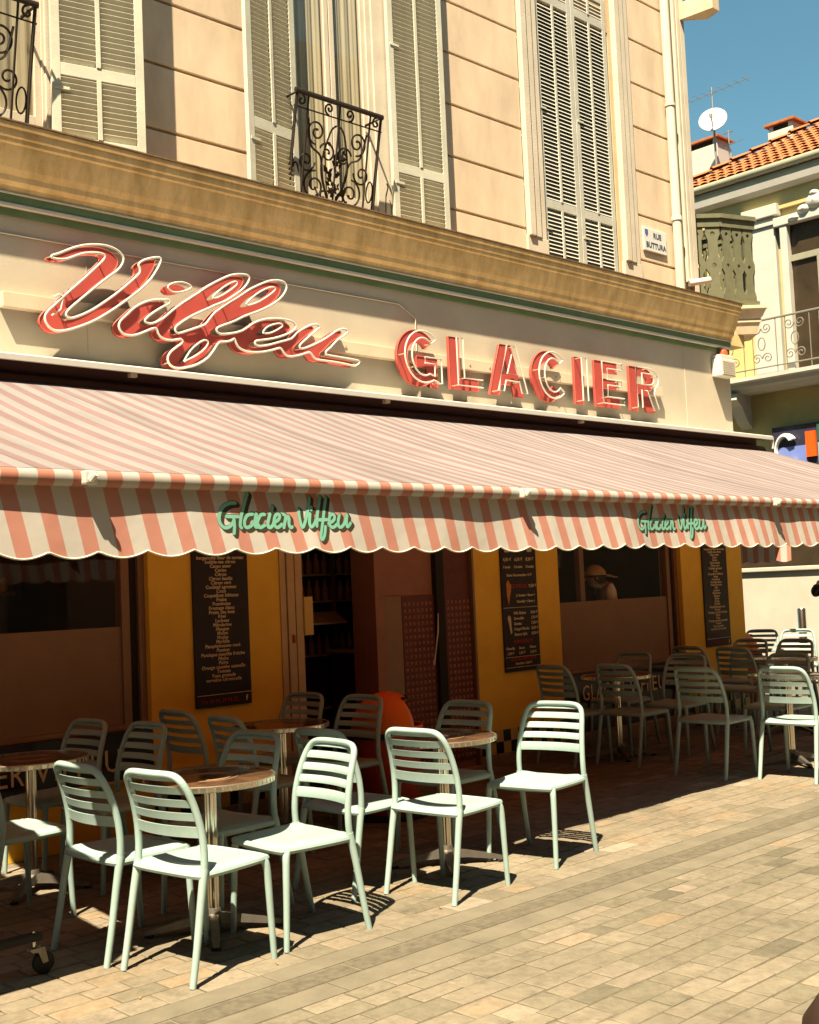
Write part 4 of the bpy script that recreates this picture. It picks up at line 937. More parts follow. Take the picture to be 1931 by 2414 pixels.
MB().prism([[(8.03, 1.29), (8.05, 1.31), (8.075, 1.29), (8.075, 1.22), (8.085, 1.15), (8.065, 1.14), (8.05, 1.21)]], lambda u, v, d: (u, d, v), YW - .0215, YW - .0185).build('sundae_picture', 'sundae_cream', b2)
for k in range(3):
    x = 8.06 + k * .155
    MB().prism([[(x - .03, 1.88), (x + .03, 1.88), (x + .045, 1.95), (x + .02, 2.0), (x - .03, 1.99), (x - .045, 1.94)]], lambda u, v, d: (u, d, v), YW - .0215, YW - .0185).build('scoop_picture', 'sundae_cream', b2)

# ================================================================ small fittings on the facade
t = thing('street_name_sign', (11.05, YU, 5.18), 'white enamel street name plate reading RUE BUTTURA on the pink wall', 'street sign')
MB().box(10.87, 11.31, YU - .022, YU - .004, 5.20, 5.46, .006).build('plate', 'plate_white', t)
Lr = text_mb('RUE', .085, lambda u, v, d: (11.13 + u, YU - .0225 - d, 5.36 + v), 'CENTER', .002, bold=.002)
Lr.build('lettering', 'plate_ink', t); text_mb('BUTTURA', .085, lambda u, v, d: (11.10 + u, YU - .0225 - d, 5.245 + v), 'CENTER', .002, bold=.002).build('lettering', 'plate_ink', t)
MB().prism([[(10.90, 5.44), (10.955, 5.44), (10.955, 5.395), (10.928, 5.36), (10.90, 5.395)]], lambda u, v, d: (u, d, v), YU - .0245, YU - .022).build('crest', 'crest_blue', t)
t = thing('alarm_siren', (11.8, YW, 3.85), 'white louvred alarm siren box with red lamp at the right end of sign wall', 'alarm siren')
bx = MB().box(11.70, 12.0, YW - .13, YW - .003, 3.82, 4.02, .012).box(11.72, 11.98, YW - .12, YW - .003, 4.02, 4.065, .008).build('housing', 'siren_white', t)
for k in range(8): MB().box(11.73, 11.97, YW - .134, YW - .129, 3.84 + k * .02, 3.848 + k * .02).build('louvre', 'surround', bx)
MB().lathe([(0, 0), (.055, 0), (.055, .03), (.045, .06), (.02, .075), (0, .075)], (11.86, YW - .06, 4.065), 16).build('lamp', 'siren_red', t, True)
t = thing('security_camera', (11.75, YU, 4.82), 'small white security camera on the corner above the cornice', 'camera')
MB().tube([(11.78, YU - .02, 4.93), (11.76, YU - .10, 4.95)], .018, 8).build('bracket', 'siren_white', t)
MB().tube([(11.66, YU - .06, 4.93), (11.88, YU - .20, 4.97)], .038, 12).build('housing', 'siren_white', t, True)
MB().tube([(11.875, YU - .198, 4.969), (11.885, YU - .204, 4.971)], .030, 12).build('lens', 'black_gloss', t, True)

# ================================================================ chairs
def chair_meshes():
    me = {}
    st = [(0.0, .228, 0), (.030, .226, .15), (.060, .223, .32), (.082, .220, .43), (.089, .219, .462)]
    def rear(s): return MB().tube(smooth_line([(p[0], s * p[1], p[2]) for p in st], 3), [.0145 + .004 * min(1, i / 9) for i in range(13)], 10)
    me['leg_rl'] = rear(1).mesh('leg', 'chair', True); me['leg_rr'] = rear(-1).mesh('leg', 'chair', True)
    def front(s):
        p = smooth_line([(.468, s * .222, 0), (.458, s * .219, .20), (.450, s * .215, .38), (.440, s * .207, .428), (.418, s * .196, .440)], 3)
        return MB().tube(p, [.0135 + .0045 * min(1, i / 8) for i in range(len(p))], 10)
    me['leg_fl'] = front(1).mesh('leg', 'chair', True); me['leg_fr'] = front(-1).mesh('leg', 'chair', True)
    # back frame: stile - top rail - stile, rounded corners
    side = [(.088, .219, .455), (.092, .218, .53), (.084, .214, .62), (.062, .206, .71), (.036, .197, .78), (.014, .183, .826), (.002, .158, .851), (-.004, .12, .860), (-.012, .06, .862)]
    pth = smooth_line(side + [(-.014, 0, .862)] + [(p[0], -p[1], p[2]) for p in reversed(side)], 3)
    me['back'] = MB().tube(pth, .0165, 10, flat=.92).mesh('back_frame', 'chair', True)
    xs = lambda z: .092 if z < .53 else .092 - .105 * ((z - .53) / .33) ** 1.7     # stile lean
    ys = lambda z: .218 - .030 * max(0, (z - .53) / .33) ** 1.6
    def slat(z0, z1, bow, yy=None):
        m = MB(); n = 12; k = 4; th = .0075
        for side_ in (0, 1):
            for i in range(n + 1):
                u = -1 + 2 * i / n
                for j in range(k + 1):
                    z = z0 + (z1 - z0) * j / k; w = (yy or ys(z)) - .004
                    bulge = .0035 * (1 - (2 * j / k - 1) ** 2)
                    m.v.append((xs(z) - bow * (1 - u * u) + (th + bulge if side_ else 0), u * w, z))
        N = (n + 1) * (k + 1)
        for i in range(n):
            for j in range(k):
                a = i * (k + 1) + j; q = (a, a + k + 1, a + k + 2, a + 1); m.f += [q, tuple(reversed([c + N for c in q]))]
        for i in range(n):
            a = i * (k + 1); m.f.append((a, a + N, a + k + 1 + N, a + k + 1)); a += k; m.f.append((a, a + k + 1, a + k + 1 + N, a + N))
        return m.mesh('slat', 'chair', True)
    me['slats'] = [slat(.590, .637, .036), slat(.662, .696, .034), slat(.720, .753, .030), slat(.777, .810, .026), slat(.833, .856, .016, .165)]
    # seat: dished shell with rolled rim
    m = MB(); n = 18; rows = []
    def outline(i, n_, grow, z):
        pass
    def seat_pt(u, v, inset=0):
        x = .265 + (.205 - inset) * u; w = (.222 - .006 * u - inset); y_ = w * v
        return x, y_
    k = 14
    for i in range(k + 1):
        for j in range(k + 1):
            u = -1 + 2 * i / k; v = -1 + 2 * j / k
            # squircle corners
            su = u * sqrt(1 - .10 * v * v * abs(v)); sv_ = v * sqrt(1 - .10 * u * u * abs(u))
            x, y_ = seat_pt(su, sv_)
            e = max(abs(u), abs(v)); edge = max(0, (e - .80) / .20)
            z = .462 - .012 * (1 - min(1, (u * u * .6 + v * v))) - .012 * max(0, u) ** 3 + .006 * (abs(v) ** 2) * (1 - max(0, u)) - .016 * edge ** 2
            m.v.append((x, y_, z))
    N = len(m.v)
    m.v += [(p[0], p[1], p[2] - .016) for p in m.v[:N]]
    for i in range(k):
        for j in range(k):
            a = i * (k + 1) + j; q = (a, a + k + 1, a + k + 2, a + 1); m.f += [q, tuple(reversed([c + N for c in q]))]
    ring = [i * (k + 1) for i in range(k + 1)] + [k * (k + 1) + j for j in range(1, k + 1)] + [i * (k + 1) + k for i in range(k - 1, -1, -1)] + [j for j in range(k - 1, 0, -1)]
    for i in range(len(ring)):
        a, b = ring[i], ring[(i + 1) % len(ring)]; m.f.append((a, b, b + N, a + N))
    me['seat'] = m.mesh('seat', 'chair', True)
    # rolled rim under the edge
    rim = [(m.v[i][0] * .985 + .265 * .015, m.v[i][1] * .985, .436) for i in ring]
    me['rim'] = MB().tube(rim, .0165, 8, closed=True).mesh('seat_rim', 'chair', True)
    return me
CM = chair_meshes()
def add_chair(x, y, heading, label, group):
    t = thing('terrace_chair', (x, y, 0), label, 'chair', group, world=False); t.rotation_euler[2] = radians(heading)
    s = link('seat', CM['seat'], t); link('seat_rim', CM['rim'], s)
    for k in ('leg_rl', 'leg_rr', 'leg_fl', 'leg_fr'): link('leg', CM[k], t)
    b = link('back_frame', CM['back'], t)
    for sm in CM['slats']: link('slat', sm, b)
    return t
GC = 'mint slatted terrace chairs'
chairs = [
 (2.71, 4.49, 7, 'mint slatted chair in full sun, nearest of all, seen from behind'),
 (2.64, 5.03, 2, 'half-shaded mint slatted chair right behind the nearest chair'),
 (2.50, 5.92, 3, 'mint slatted chair cut by the left edge of the photo, sunlit stripe on its seat'),
 (3.77, 4.55, 177, 'sunlit mint slatted chair facing us with its back to the next table'),
 (3.78, 5.20, 186, 'shaded mint slatted chair on the far right side of the nearest table'),
 (4.03, 4.99, 3, 'shaded mint slatted chair almost hidden behind the sunlit chair that faces us'),
 (4.27, 4.51, 6, 'sunlit mint slatted chair in the middle of the front row, seen from behind'),
 (5.61, 4.66, 190, 'sunlit mint slatted chair at the right end of the front group, standing free'),
 (5.46, 5.24, 184, 'shaded mint slatted chair behind the middle table, before the chequered pillar foot'),
 (3.66, 6.76, 184, 'dark shaded mint chair under the frosted window, left of two'),
 (3.75, 6.22, 182, 'dark shaded mint chair in front of the frosted window corner, right of two'),
 (4.24, 6.72, 0, 'dark shaded chair silhouetted against the yellow wall below the flavour board'),
 (4.18, 6.08, -4, 'dark shaded chair with tilted back between nearest table and the rear table'),
 (5.42, 6.83, 184, 'shaded chair in front of the aluminium door frame, behind the rear table'),
 (5.46, 6.24, 182, 'shaded chair partly covering the orange bin by the entrance'),
 (8.06, 6.72, -6, 'dark shaded chair below the price board, cut off by the sunlit chair'),
 (8.30, 6.24, -3, 'shaded chair in front of the second frosted window, seen from behind'),
 (9.62, 6.95, 180, 'dark shaded chair close under the second frosted window'),
 (9.50, 6.28, 184, 'dark shaded chair facing left beside the black plinth lettering'),
 (10.52, 6.95, -4, 'dark shaded chair before the last yellow pillar, left of two'),
 (10.44, 6.38, -3, 'dark shaded chair before the last yellow pillar, right of two'),
 (8.15, 5.33, 0, 'shaded chair in the right group, seen from behind at the edge of the shade'),
 (8.33, 4.68, 2.5, 'half-sunlit mint chair at the right edge of the photo'),
 (9.72, 5.37, 182, 'shaded chair facing us behind the half-sunlit chair at the right edge'),
 (11.75, 6.93, 182, 'dark shaded chair in front of the small orange bin, left of it'),
 (11.76, 6.40, 180, 'dark shaded chair in front of the small orange bin, right of it'),
 (10.30, 5.04, 3, 'dark chair cut by the right edge behind the half-sunlit chair'),
 (13.66, 7.90, 196, 'mint chair in the side street shade, left of two by the white wall'),
 (13.72, 7.44, 200, 'mint chair catching light in the side street beside the steel post'),
]
for c in chairs: add_chair(*c, GC)

# ================================================================ tables
def table_meshes():
    me = {}
    R = .315
    me['top'] = MB().lathe([(0, .718), (R - .006, .718), (R - .002, .722), (R - .002, .730), (R - .012, .7325), (0, .7325)], seg=64).mesh('table_top', 'table_print', True)
    me['print'] = MB().tube([(.105 * cos(2 * pi * k / 40), .105 * sin(2 * pi * k / 40), .7322) for k in range(40)], .0022, 5, closed=True).tube([(.135 * cos(2 * pi * k / 40), .135 * sin(2 * pi * k / 40), .7322) for k in range(40)], .0014, 5, closed=True).mesh('printed_ring', 'table_ring')
    me['rim'] = MB().lathe([(R - .02, .704), (R, .704), (R + .004, .707), (R + .004, .732), (R, .735), (R - .008, .734), (R - .008, .7175), (R - .02, .717)], seg=64).mesh('rim', 'alu_rim', True)
    m = MB()
    for k in range(56):
        a = 2 * pi * k / 56; da = .038
        v = []
        for zz in (.710, .729):
            for aa in (a - da, a + da):
                for rr in (R + .002, R + .0065): v.append((rr * cos(aa), rr * sin(aa), zz))
        m.add(v, [(0, 1, 3, 2), (4, 6, 7, 5), (1, 5, 7, 3), (0, 4, 5, 1), (2, 3, 7, 6)])
    me['emboss'] = m.mesh('embossed_band', 'chrome')
    m = MB()
    n = 12
    prof = [(.030 if k % 2 else .026) for k in range(24)]
    vs = []; 
    for z in (.075, .69):
        for k in range(24): a = 2 * pi * k / 24; vs.append((prof[k] * cos(a), prof[k] * sin(a), z))
    m.add(vs, [(k, (k + 1) % 24, (k + 1) % 24 + 24, k + 24) for k in range(24)])
    m.lathe([(0, .68), (.05, .68), (.12, .70), (.12, .706), (0, .706)], seg=24)
    me['column'] = m.mesh('column', 'chrome')
    me['collar'] = MB().lathe([(0, .06), (.048, .06), (.042, .085), (.034, .115), (0, .115)], seg=20).mesh('collar', 'cast_alu', True)
    arm = []
    m = MB()
    secs = [(.02, .034, .045, .095), (.12, .026, .040, .080), (.24, .021, .024, .052), (.315, .017, .014, .034), (.33, .010, .016, .028)]
    for (x, w, a, b) in secs: m.v += [(x, -w, a), (x, w, a), (x, w * .75, b), (x, -w * .75, b)]
    for i in range(len(secs) - 1):
        q = i * 4
        for k in range(4): m.f.append((q + k, q + (k + 1) % 4, q + 4 + (k + 1) % 4, q + 4 + k))
    m.f += [(0, 3, 2, 1), (16, 17, 18, 19)]
    me['arm'] = m.mesh('foot_arm', 'cast_alu', True)
    me['pad'] = MB().lathe([(0, 0), (.022, 0), (.022, .012), (.014, .018), (0, .018)], (.305, 0, 0), 12).mesh('foot_pad', 'rubber')
    return me
TM = table_meshes()
def add_table(x, y, rot, label):
    t = thing('bistro_table', (x, y, 0), label, 'table', 'round bistro tables', world=False); t.rotation_euler[2] = radians(rot)
    tp = link('table_top', TM['top'], t); link('printed_ring', TM['print'], tp)
    rm = link('rim', TM['rim'], t); link('embossed_band', TM['emboss'], rm)
    link('column', TM['column'], t); link('collar', TM['collar'], t)
    for k in range(4):
        a = link('foot_arm', TM['arm'], t); a.rotation_euler[2] = radians(45 + 90 * k); link('foot_pad', TM['pad'], a)
add_table(3.27, 4.89, 12, 'round bistro table of the nearest group, sunlit metal rim')
add_table(4.90, 4.93, 8, 'round bistro table with white paper coaster, middle of the front row')
add_table(3.10, 6.42, 0, 'round bistro table at the left edge with printed ring on top')
add_table(4.86, 6.40, 20, 'round bistro table in the shade before the entrance')
add_table(8.76, 6.55, 5, 'round bistro table before the second frosted window')
add_table(9.18, 5.10, 10, 'round bistro table behind the half-sunlit chair at right')
add_table(10.95, 6.10, 30, 'round bistro table in the shade by the last yellow pillar')
ctr = MB().lathe([(0, .7345), (.055, .7345), (.055, .738), (0, .738)], (4.88, 4.93, 0), 24); tag(ctr.build('paper_coaster', 'paper'), 'round white paper coaster lying on the middle front table', 'coaster')

# ================================================================ litter bins with orange dome
def bin_(x, y, sc, rot, label):
    t = thing('litter_bin', (x, y, 0), label, 'bin', 'orange dome bins', world=False); t.scale = (sc,) * 3; t.rotation_euler[2] = radians(rot)
    b = MB().lathe([(0, .03), (.19, .03), (.20, .05), (.235, .50), (.24, .56), (0, .56)], seg=32).build('body', 'bin_body', t, True)
    MB().lathe([(0, 0), (.27, 0), (.27, .02), (.20, .03), (0, .03)], seg=32).build('base', 'rubber', t, True)
    MB().lathe([(.23, .56), (.262, .56), (.268, .575), (.262, .60), (.23, .60)], seg=32).build('band', 'rubber', t, True)
    # dome, open on one side with a black rimmed mouth
    m = MB(); n = 40; k = 12
    def cut(a, e): return abs((a + pi) % (2 * pi) - pi) < .95 and .12 < e < .95
    R = .258
    for j in range(k + 1):
        e = (pi / 2) * j / k
        for i in range(n):
            a = 2 * pi * i / n; m.v.append((R * cos(e) * cos(a), R * cos(e) * sin(a), .60 + R * 1.05 * sin(e)))
    for j in range(k):
        for i in range(n):
            e = (pi / 2) * (j + .5) / k; a = 2 * pi * (i + .5) / n
            if not cut(a, e): i2 = (i + 1) % n; m.f.append((j * n + i, j * n + i2, (j + 1) * n + i2, (j + 1) * n + i))
    d = m.build('dome', 'bin_orange', t, True)
    sd_ = d.modifiers.new('thick', 'SOLIDIFY'); sd_.thickness = .012
    pts = []
    for s in range(25):
        q = s / 24; a = -.95 + 1.9 * q; pts.append((a, .95))
    rim = [(R * 1.01 * cos(e) * cos(a), R * 1.01 * cos(e) * sin(a), .60 + R * 1.06 * sin(e)) for a, e in pts]
    for s in range(9):
        e = .95 - .83 * s / 8; rim.append((R * 1.01 * cos(e) * cos(.95), R * 1.01 * cos(e) * sin(.95), .60 + R * 1.06 * sin(e)))
    MB().tube(rim, .012, 8).build('mouth_rim', 'rubber', d, True)
    MB().lathe([(0, .58), (.22, .58), (.22, .60), (0, .60)], seg=24).build('liner', 'dark_gap', t)
bin_(5.72, 6.30, 1.0, -30, 'orange domed litter bin with black mouth in front of the entrance')
bin_(13.2, 7.95, 1.0, -30, 'orange domed litter bin at the corner beyond the right chairs')

# ================================================================ caster stand at the left edge
t = thing('rolling_stand', (2.38, 4.97, 0), 'black caster wheel of a rolling stand at the left edge of the terrace', 'stand')
MB().box(1.55, 2.42, 4.93, 4.99, .150, .180, .004).box(1.5, 2.0, 4.6, 5.5, .18, .21, .005).build('base_arm', 'rubber', t)
MB().tube([(2.39, 4.96, .19), (2.39, 4.96, .115)], .010, 8).build('stem', 'steel', t)
MB().tube([(1.7, 5.05, .2), (1.7, 5.05, 1.0)], .03, 10).build('pole', 'rubber', t)
c = MB().ext([(2.36, .12), (2.43, .12), (2.445, .055), (2.42, .05), (2.40, .10), (2.37, .105)], 4.935, 4.943, 'y').ext([(2.36, .12), (2.43, .12), (2.445, .055), (2.42, .05), (2.40, .10), (2.37, .105)], 4.977, 4.985, 'y').build('caster_fork', 'cast_alu', t)
m = MB().lathe([(0, -.014), (.040, -.014), (.048, -.009), (.048, .009), (.040, .014), (0, .014)], seg=24)
m.v = [(2.432 + p[0], 4.96 + p[2], .050 + p[1]) for p in m.v]; m.build('wheel', 'rubber', t, True)

# ================================================================ inside the shop
mat('lightened_tan', (0.42, 0.24, 0.13), 0.35)  # brightness put into the base colour so doorway pieces show, nothing emits
t = thing('display_fridge', (6.95, 8.6, 0), 'dark glass-fronted drinks fridge inside the open doorway', 'fridge')
fb = MB().box(6.30, 7.55, 8.36, 8.95, 0.05, 2.40, .01).build('cabinet', 'steel_dark', t)
for z in (.55, 1.02, 1.50, 1.74, 2.02):
    MB().box(6.36, 7.50, 8.30, 8.358, z, z + .018).build('shelf', 'frame_alu', fb)
for z, n_ in ((1.76, 12), (1.52, 12), (1.04, 9)):
    for i in range(n_):
        MB().lathe([(0, 0), (.030, 0), (.030, .10), (.012, .15), (.012, .18), (0, .18)], (6.42 + i * .09, 8.325, z), 10).build('bottle', 'bottle', fb, True)
for x in (6.30, 6.92, 7.50):
    MB().box(x, x + .03, 8.26, 8.30, .1, 2.36, .003).build('door_edge', 'frame_bronze', fb)
for k, (x0, x1, z0, z1) in enumerate(((6.62, 6.86, 2.07, 2.36), (7.0, 7.40, 2.07, 2.36))):
    MB().box(x0, x1, 8.315, 8.33, z0, z1, .002).build('label_panel', 'lightened_tan', fb)
t = thing('ice_cream_counter', (7.2, 8.0, 0), 'dark ice cream counter with poster inside the doorway', 'counter')
cb = MB().box(6.78, 7.58, 7.86, 8.18, 0, 1.05, .01).build('front', 'interior', t)
MB().box(6.75, 7.59, 7.83, 8.2, 1.05, 1.085, .008).build('worktop', 'frame_alu', t)
MB().box(6.82, 7.22, 7.845, 7.858, .42, 1.0, .003).build('poster', 'door_brown', cb)
MB().prism([[(6.88, .5), (7.0, .48), (7.1, .6), (7.16, .8), (7.12, .9), (7.08, .78), (7.02, .92), (6.97, .76), (6.9, .82)]], lambda u, v, d: (u, d, v), 7.842, 7.8455).build('poster_figure', 'lightened_tan', cb)
t = thing('serving_tray', (6.5, 8.05, 1.3), 'pale slanted serving shelf inside the doorway', 'shelf')
MB().add([(6.38, 7.95, 1.33), (6.80, 7.95, 1.33), (6.88, 8.2, 1.42), (6.46, 8.2, 1.42), (6.38, 7.95, 1.315), (6.80, 7.95, 1.315), (6.88, 8.2, 1.405), (6.46, 8.2, 1.405)], [(0, 1, 2, 3), (7, 6, 5, 4), (0, 4, 5, 1), (1, 5, 6, 2), (2, 6, 7, 3), (3, 7, 4, 0)]).build('plate', 'bar_cream', t)
MB().tube([(6.66, 8.15, 1.38), (6.66, 8.30, 1.30)], .012, 6).build('bracket', 'steel_dark', t)
t = thing('wall_shelf', (3.2, 9.3, 1.5), 'dark shelf with a row of jars seen through the left window', 'shelf')
MB().box(2.0, 4.3, 9.1, 9.35, 1.68, 1.71, .003).build('board', 'frame_bronze', t)
for i in range(12):
    MB().lathe([(0, 0), (.035, 0), (.035, .09), (.02, .11), (0, .11)], (3.3 + i * .085, 9.18, 1.71), 10).build('jar', 'frame_alu', t, True)
rp = MB().tube([(7.165, YW - .005, 1.37), (7.13, YW - .03, 1.22), (7.10, YW - .03, 1.08), (7.06, YW - .035, .94)], [.004, .007, .005, .008], 6)  # pale tube built where a thin light gap shows in the door
tag(rp.build('light_gap_strip', 'strip_white', None, True), 'thin white cord built for the light gap in the folded maroon door', 'strip')

# ================================================================ people
def person(name, loc, rot, h, label, shirt, trousers, pose, cap=None, bow=(0, 0)):
    t = thing(name, loc, label, 'person', world=False); t.rotation_euler[2] = radians(rot); t.scale = (h / 1.75,) * 3
    J = {'pel': ((0, 0, .95), .145), 'wst': ((0, 0, 1.10), .125), 'chs': ((.01, 0, 1.30), .15), 'nkb': ((0, 0, 1.45), .075), 'nck': ((.02, 0, 1.51), .055), 'hd1': ((.04, 0, 1.58), .075), 'hd2': ((.035, 0, 1.66), .085), 'hd3': ((.03, 0, 1.70), .07)}
    E_ = [('pel', 'wst'), ('wst', 'chs'), ('chs', 'nkb'), ('nkb', 'nck'), ('nck', 'hd1'), ('hd1', 'hd2'), ('hd2', 'hd3')]
    for k, f in (('nck', .4), ('hd1', 1), ('hd2', 1), ('hd3', 1)): q = J[k][0]; J[k] = ((q[0] + bow[0] * f, q[1], q[2] + bow[1] * f), J[k][1])
    for s, n in ((1, 'l'), (-1, 'r')):
        J['hip' + n] = ((0, s * .10, .90), .10); J['kne' + n] = ((.03, s * .11, .50), .062); J['ank' + n] = ((-.01, s * .11, .09), .042); J['toe' + n] = ((.14, s * .13, .035), .035)
        J['sho' + n] = ((0, s * .175, 1.42), .065); J['elb' + n] = pose[0](s); J['wri' + n] = pose[1](s)
        E_ += [('pel', 'hip' + n), ('hip' + n, 'kne' + n), ('kne' + n, 'ank' + n), ('ank' + n, 'toe' + n), ('chs', 'sho' + n), ('sho' + n, 'elb' + n), ('elb' + n, 'wri' + n)]
    ks = list(J); me = bpy.data.meshes.new('body'); me.from_pydata([J[k][0] for k in ks], [(ks.index(a), ks.index(b)) for a, b in E_], [])
    ob = bpy.data.objects.new('body', me); COL.objects.link(ob)
    ob.modifiers.new('s', 'SKIN')
    for i, k in enumerate(ks): me.skin_vertices[0].data[i].radius = (J[k][1], J[k][1] * (1.15 if k in ('pel', 'wst', 'chs') else 1.0))
    me.skin_vertices[0].data[0].use_root = True
    sb = ob.modifiers.new('u', 'SUBSURF'); sb.levels = 2
    m2 = bpy.data.meshes.new_from_object(ob.evaluated_get(bpy.context.evaluated_depsgraph_get()))
    bpy.data.objects.remove(ob)
    mb = MB(); mb.add([v.co[:] for v in m2.vertices], [tuple(p.vertices) for p in m2.polygons]); bpy.data.meshes.remove(m2)
    nskin = None
    for s, n in ((1, 'l'), (-1, 'r')):      # palm and five fingers
        w = Vector(J['wri' + n][0]); e = Vector(J['elb' + n][0]); d = (w - e).normalized(); side = Vector((1, 0, 0)); side = (side - d * side.dot(d)).normalized(); nn = d.cross(side)
        mb.tube([w, w + d * .05, w + d * .09], [.028, .040, .034], 8, flat=.5)
        for q, (o_, L) in enumerate(((-.030, .06), (-.010, .075), (.010, .080), (.030, .072))):
            p = w + d * .085 + side * o_; mb.tube([p, p + d * L * .5 + nn * .004, p + d * L * .9 + nn * .018], [.0095, .0085, .006], 6)
        p = w + d * .03 + side * .035; mb.tube([p, p + d * .03 + side * .025, p + d * .06 + side * .03], [.011, .010, .007], 6)
    me = mb.mesh('body', 'skin', True)
    me.materials.append(M[shirt]); me.materials.append(M[trousers]); me.materials.append(M['rubber'])
    for p in me.polygons:
        z = p.center.z; y_ = abs(p.center.y)
        p.material_index = 3 if z < .075 else (2 if z < .98 and y_ < .21 else (1 if z < 1.47 and not (z < 1.10 and y_ > .2) else 0))
    b = link('body', me, t)
    # face: nose, ears, eyes, mouth
    MB().add([(.118, 0, 1.655), (.118, -.014, 1.612), (.118, .014, 1.612), (.142, 0, 1.617)], [(0, 1, 3), (0, 3, 2), (1, 2, 3)]).build('nose', 'skin', b)
    for s in (-1, 1):
        MB().lathe([(0, -.02), (.012, -.012), (.014, .01), (0, .022)], (.025, s * .082, 1.635), 8).build('ear', 'skin', b, True)
        MB().lathe([(0, -.006), (.008, 0), (0, .006)], (.112, s * .03, 1.650), 8).build('eye', 'hair_dark', b)
    MB().box(.108, .116, -.022, .022, 1.574, 1.580).build('mouth', 'chalk_red', b)
    hr = MB(); n = 16
    for j in range(7):
        e = pi / 2 * j / 6
        for i in range(n):
            a = 2 * pi * i / n; hr.v.append((.022 + .104 * cos(e) * cos(a), .094 * cos(e) * sin(a), 1.645 + .115 * sin(e) - (.06 if (j == 0 and cos(a) < .2) else 0)))
    hr.f = [(j * n + i, j * n + (i + 1) % n, (j + 1) * n + (i + 1) % n, (j + 1) * n + i) for j in range(6) for i in range(n)]
    hr.build('hair', 'hair_dark', t, True)
    if cap:
        cp = MB(); n = 18
        for j in range(7):
            e = .12 + (pi / 2 - .12) * j / 6
            for i in range(n):
                a = 2 * pi * i / n; cp.v.append((.022 + .113 * cos(e) * cos(a), .103 * cos(e) * sin(a), 1.655 + .118 * sin(e)))
        cp.f = [(j * n + i, j * n + (i + 1) % n, (j + 1) * n + (i + 1) % n, (j + 1) * n + i) for j in range(6) for i in range(n)]
        cp.build('cap', cap, t, True)
        MB().ext([(-.08, 1.655), (-.19, 1.635), (-.19, 1.642), (-.08, 1.675)], -.07, .07, 'y').build('cap_peak', cap, t)
    for o in list(b.children) + [c for c in t.children if c != b]: o.location = (bow[0], 0, bow[1])
    return t
person('person', (10.04, 7.58, 0), 140, 1.84, 'person in white shirt and straw-coloured cap standing in for a reflection in the second shop window', 'cloth_white', 'jeans',  # figure built indoors in place of a street reflection
       (lambda s: ((-.02, s * .24, 1.15), .045), lambda s: ((.12, s * .22, .95), .033)), 'cap_straw', (.075, -.105))
person('person', (13.10, 6.53, 0), 185, 1.70, 'person dressed in black cut by the right edge of the photo', 'cloth_black', 'cloth_black',
       (lambda s: ((-.02, s * .35, 1.36), .060), lambda s: ((.20, s * .20, 1.46), .036)))

# ================================================================ across the side street
F = thing('far_building', (18, 7, 0), 'white and ochre house with orange tiled hip roof across the side street', 'building')
XF = 17.15
Q = lambda name, mb, m, parent=F, smooth=False: mb.build(name, m, parent, smooth)
Q('wall', MB().box(XF, XF + .4, 6.0, 11.2, 0, 7.3).box(XF + .4, 24, 10.8, 11.2, 0, 7.3).box(XF + .4, 24, 6.0, 6.4, 0, 7.9), 'far_ochre')
Q('frieze', MB().box(XF - .06, XF + .1, 6.0, 11.25, 7.3, 7.62), 'far_ochre')
Q('eaves_cornice', MB().ext([(XF, 7.58), (17.02, 7.60), (16.95, 7.64), (16.93, 7.74), (XF, 7.80)], 6.0, 11.3, 'y'), 'far_white')
Q('eaves_board', MB().box(16.97, XF, 6.0, 11.32, 7.745, 7.86), 'far_grey')
Q('gutter', MB().tube([(16.93, 6.0, 7.93), (16.93, 11.35, 7.93)], .065, 10), 'far_grey', F, True)
s_ = .594
rf = Q('roof', MB().add([(16.95, 6.0, 7.96), (16.95, 11.3, 7.96), (20.95, 7.3, 7.96 + 4 * s_), (20.95, 6.0, 7.96 + 4 * s_), (24, 11.3, 7.96), (24, 7.3, 7.96 + 4 * s_)], [(0, 1, 2, 3), (1, 4, 5, 2)]), 'terracotta_dark')
tm = MB(); n = 6
for (x, wv) in ((0, .082), (.30, .070)):
    for k in range(n + 1):
        a = pi * k / n; tm.v.append((x, wv * cos(a), wv * .45 * sin(a) + (.02 if x == 0 else .0)))
tm.f = [(k, k + 1, n + 2 + k, n + 1 + k) for k in range(n)]
tile_me = tm.mesh('tile', 'terracotta', True, fix=False)
ang = atan2(s_, 1); ct, stt = cos(ang), sin(ang)
cnt = 0
for row in range(14):
    a = row * .24 * ct
    col = 0; yy = 11.25 - a
    while yy > 8.05:
        o = bpy.data.objects.new('tile', tile_me); COL.objects.link(o); o.parent = rf
        o.location = (16.93 + row * .24 * ct, yy - .1, 7.975 + row * .24 * stt); o.rotation_euler = (rng.uniform(-.03, .03), -ang + rng.uniform(-.02, .02), rng.uniform(-.03, .03)); o.scale = (1, 1.02, 1)
        yy -= .165; cnt += 1
for k in range(14):
    o = bpy.data.objects.new('hip_tile', tile_me); COL.objects.link(o); o.parent = rf
    a = k * .24; o.location = (16.93 + a, 11.32 - a, 8.02 + a * s_); o.rotation_euler = (0, -atan2(s_, sqrt(2)), -pi / 4); o.scale = (1.15, 1.25, 1.3)
Q('balcony_slab', MB().ext([(XF, 4.44), (16.84, 4.44), (16.80, 4.49), (16.70, 4.51), (16.68, 4.57), (16.60, 4.59), (16.60, 4.65), (XF, 4.67)], 6.0, 11.0, 'y'), 'far_white')
for yy in (9.85, 8.05):
    Q('balcony_bracket', MB().ext([(XF, 4.44), (16.72, 4.44), (16.70, 4.34), (16.85, 4.24), (17.0, 4.02), (XF, 3.9)], yy, yy + .2, 'y'), 'far_white')
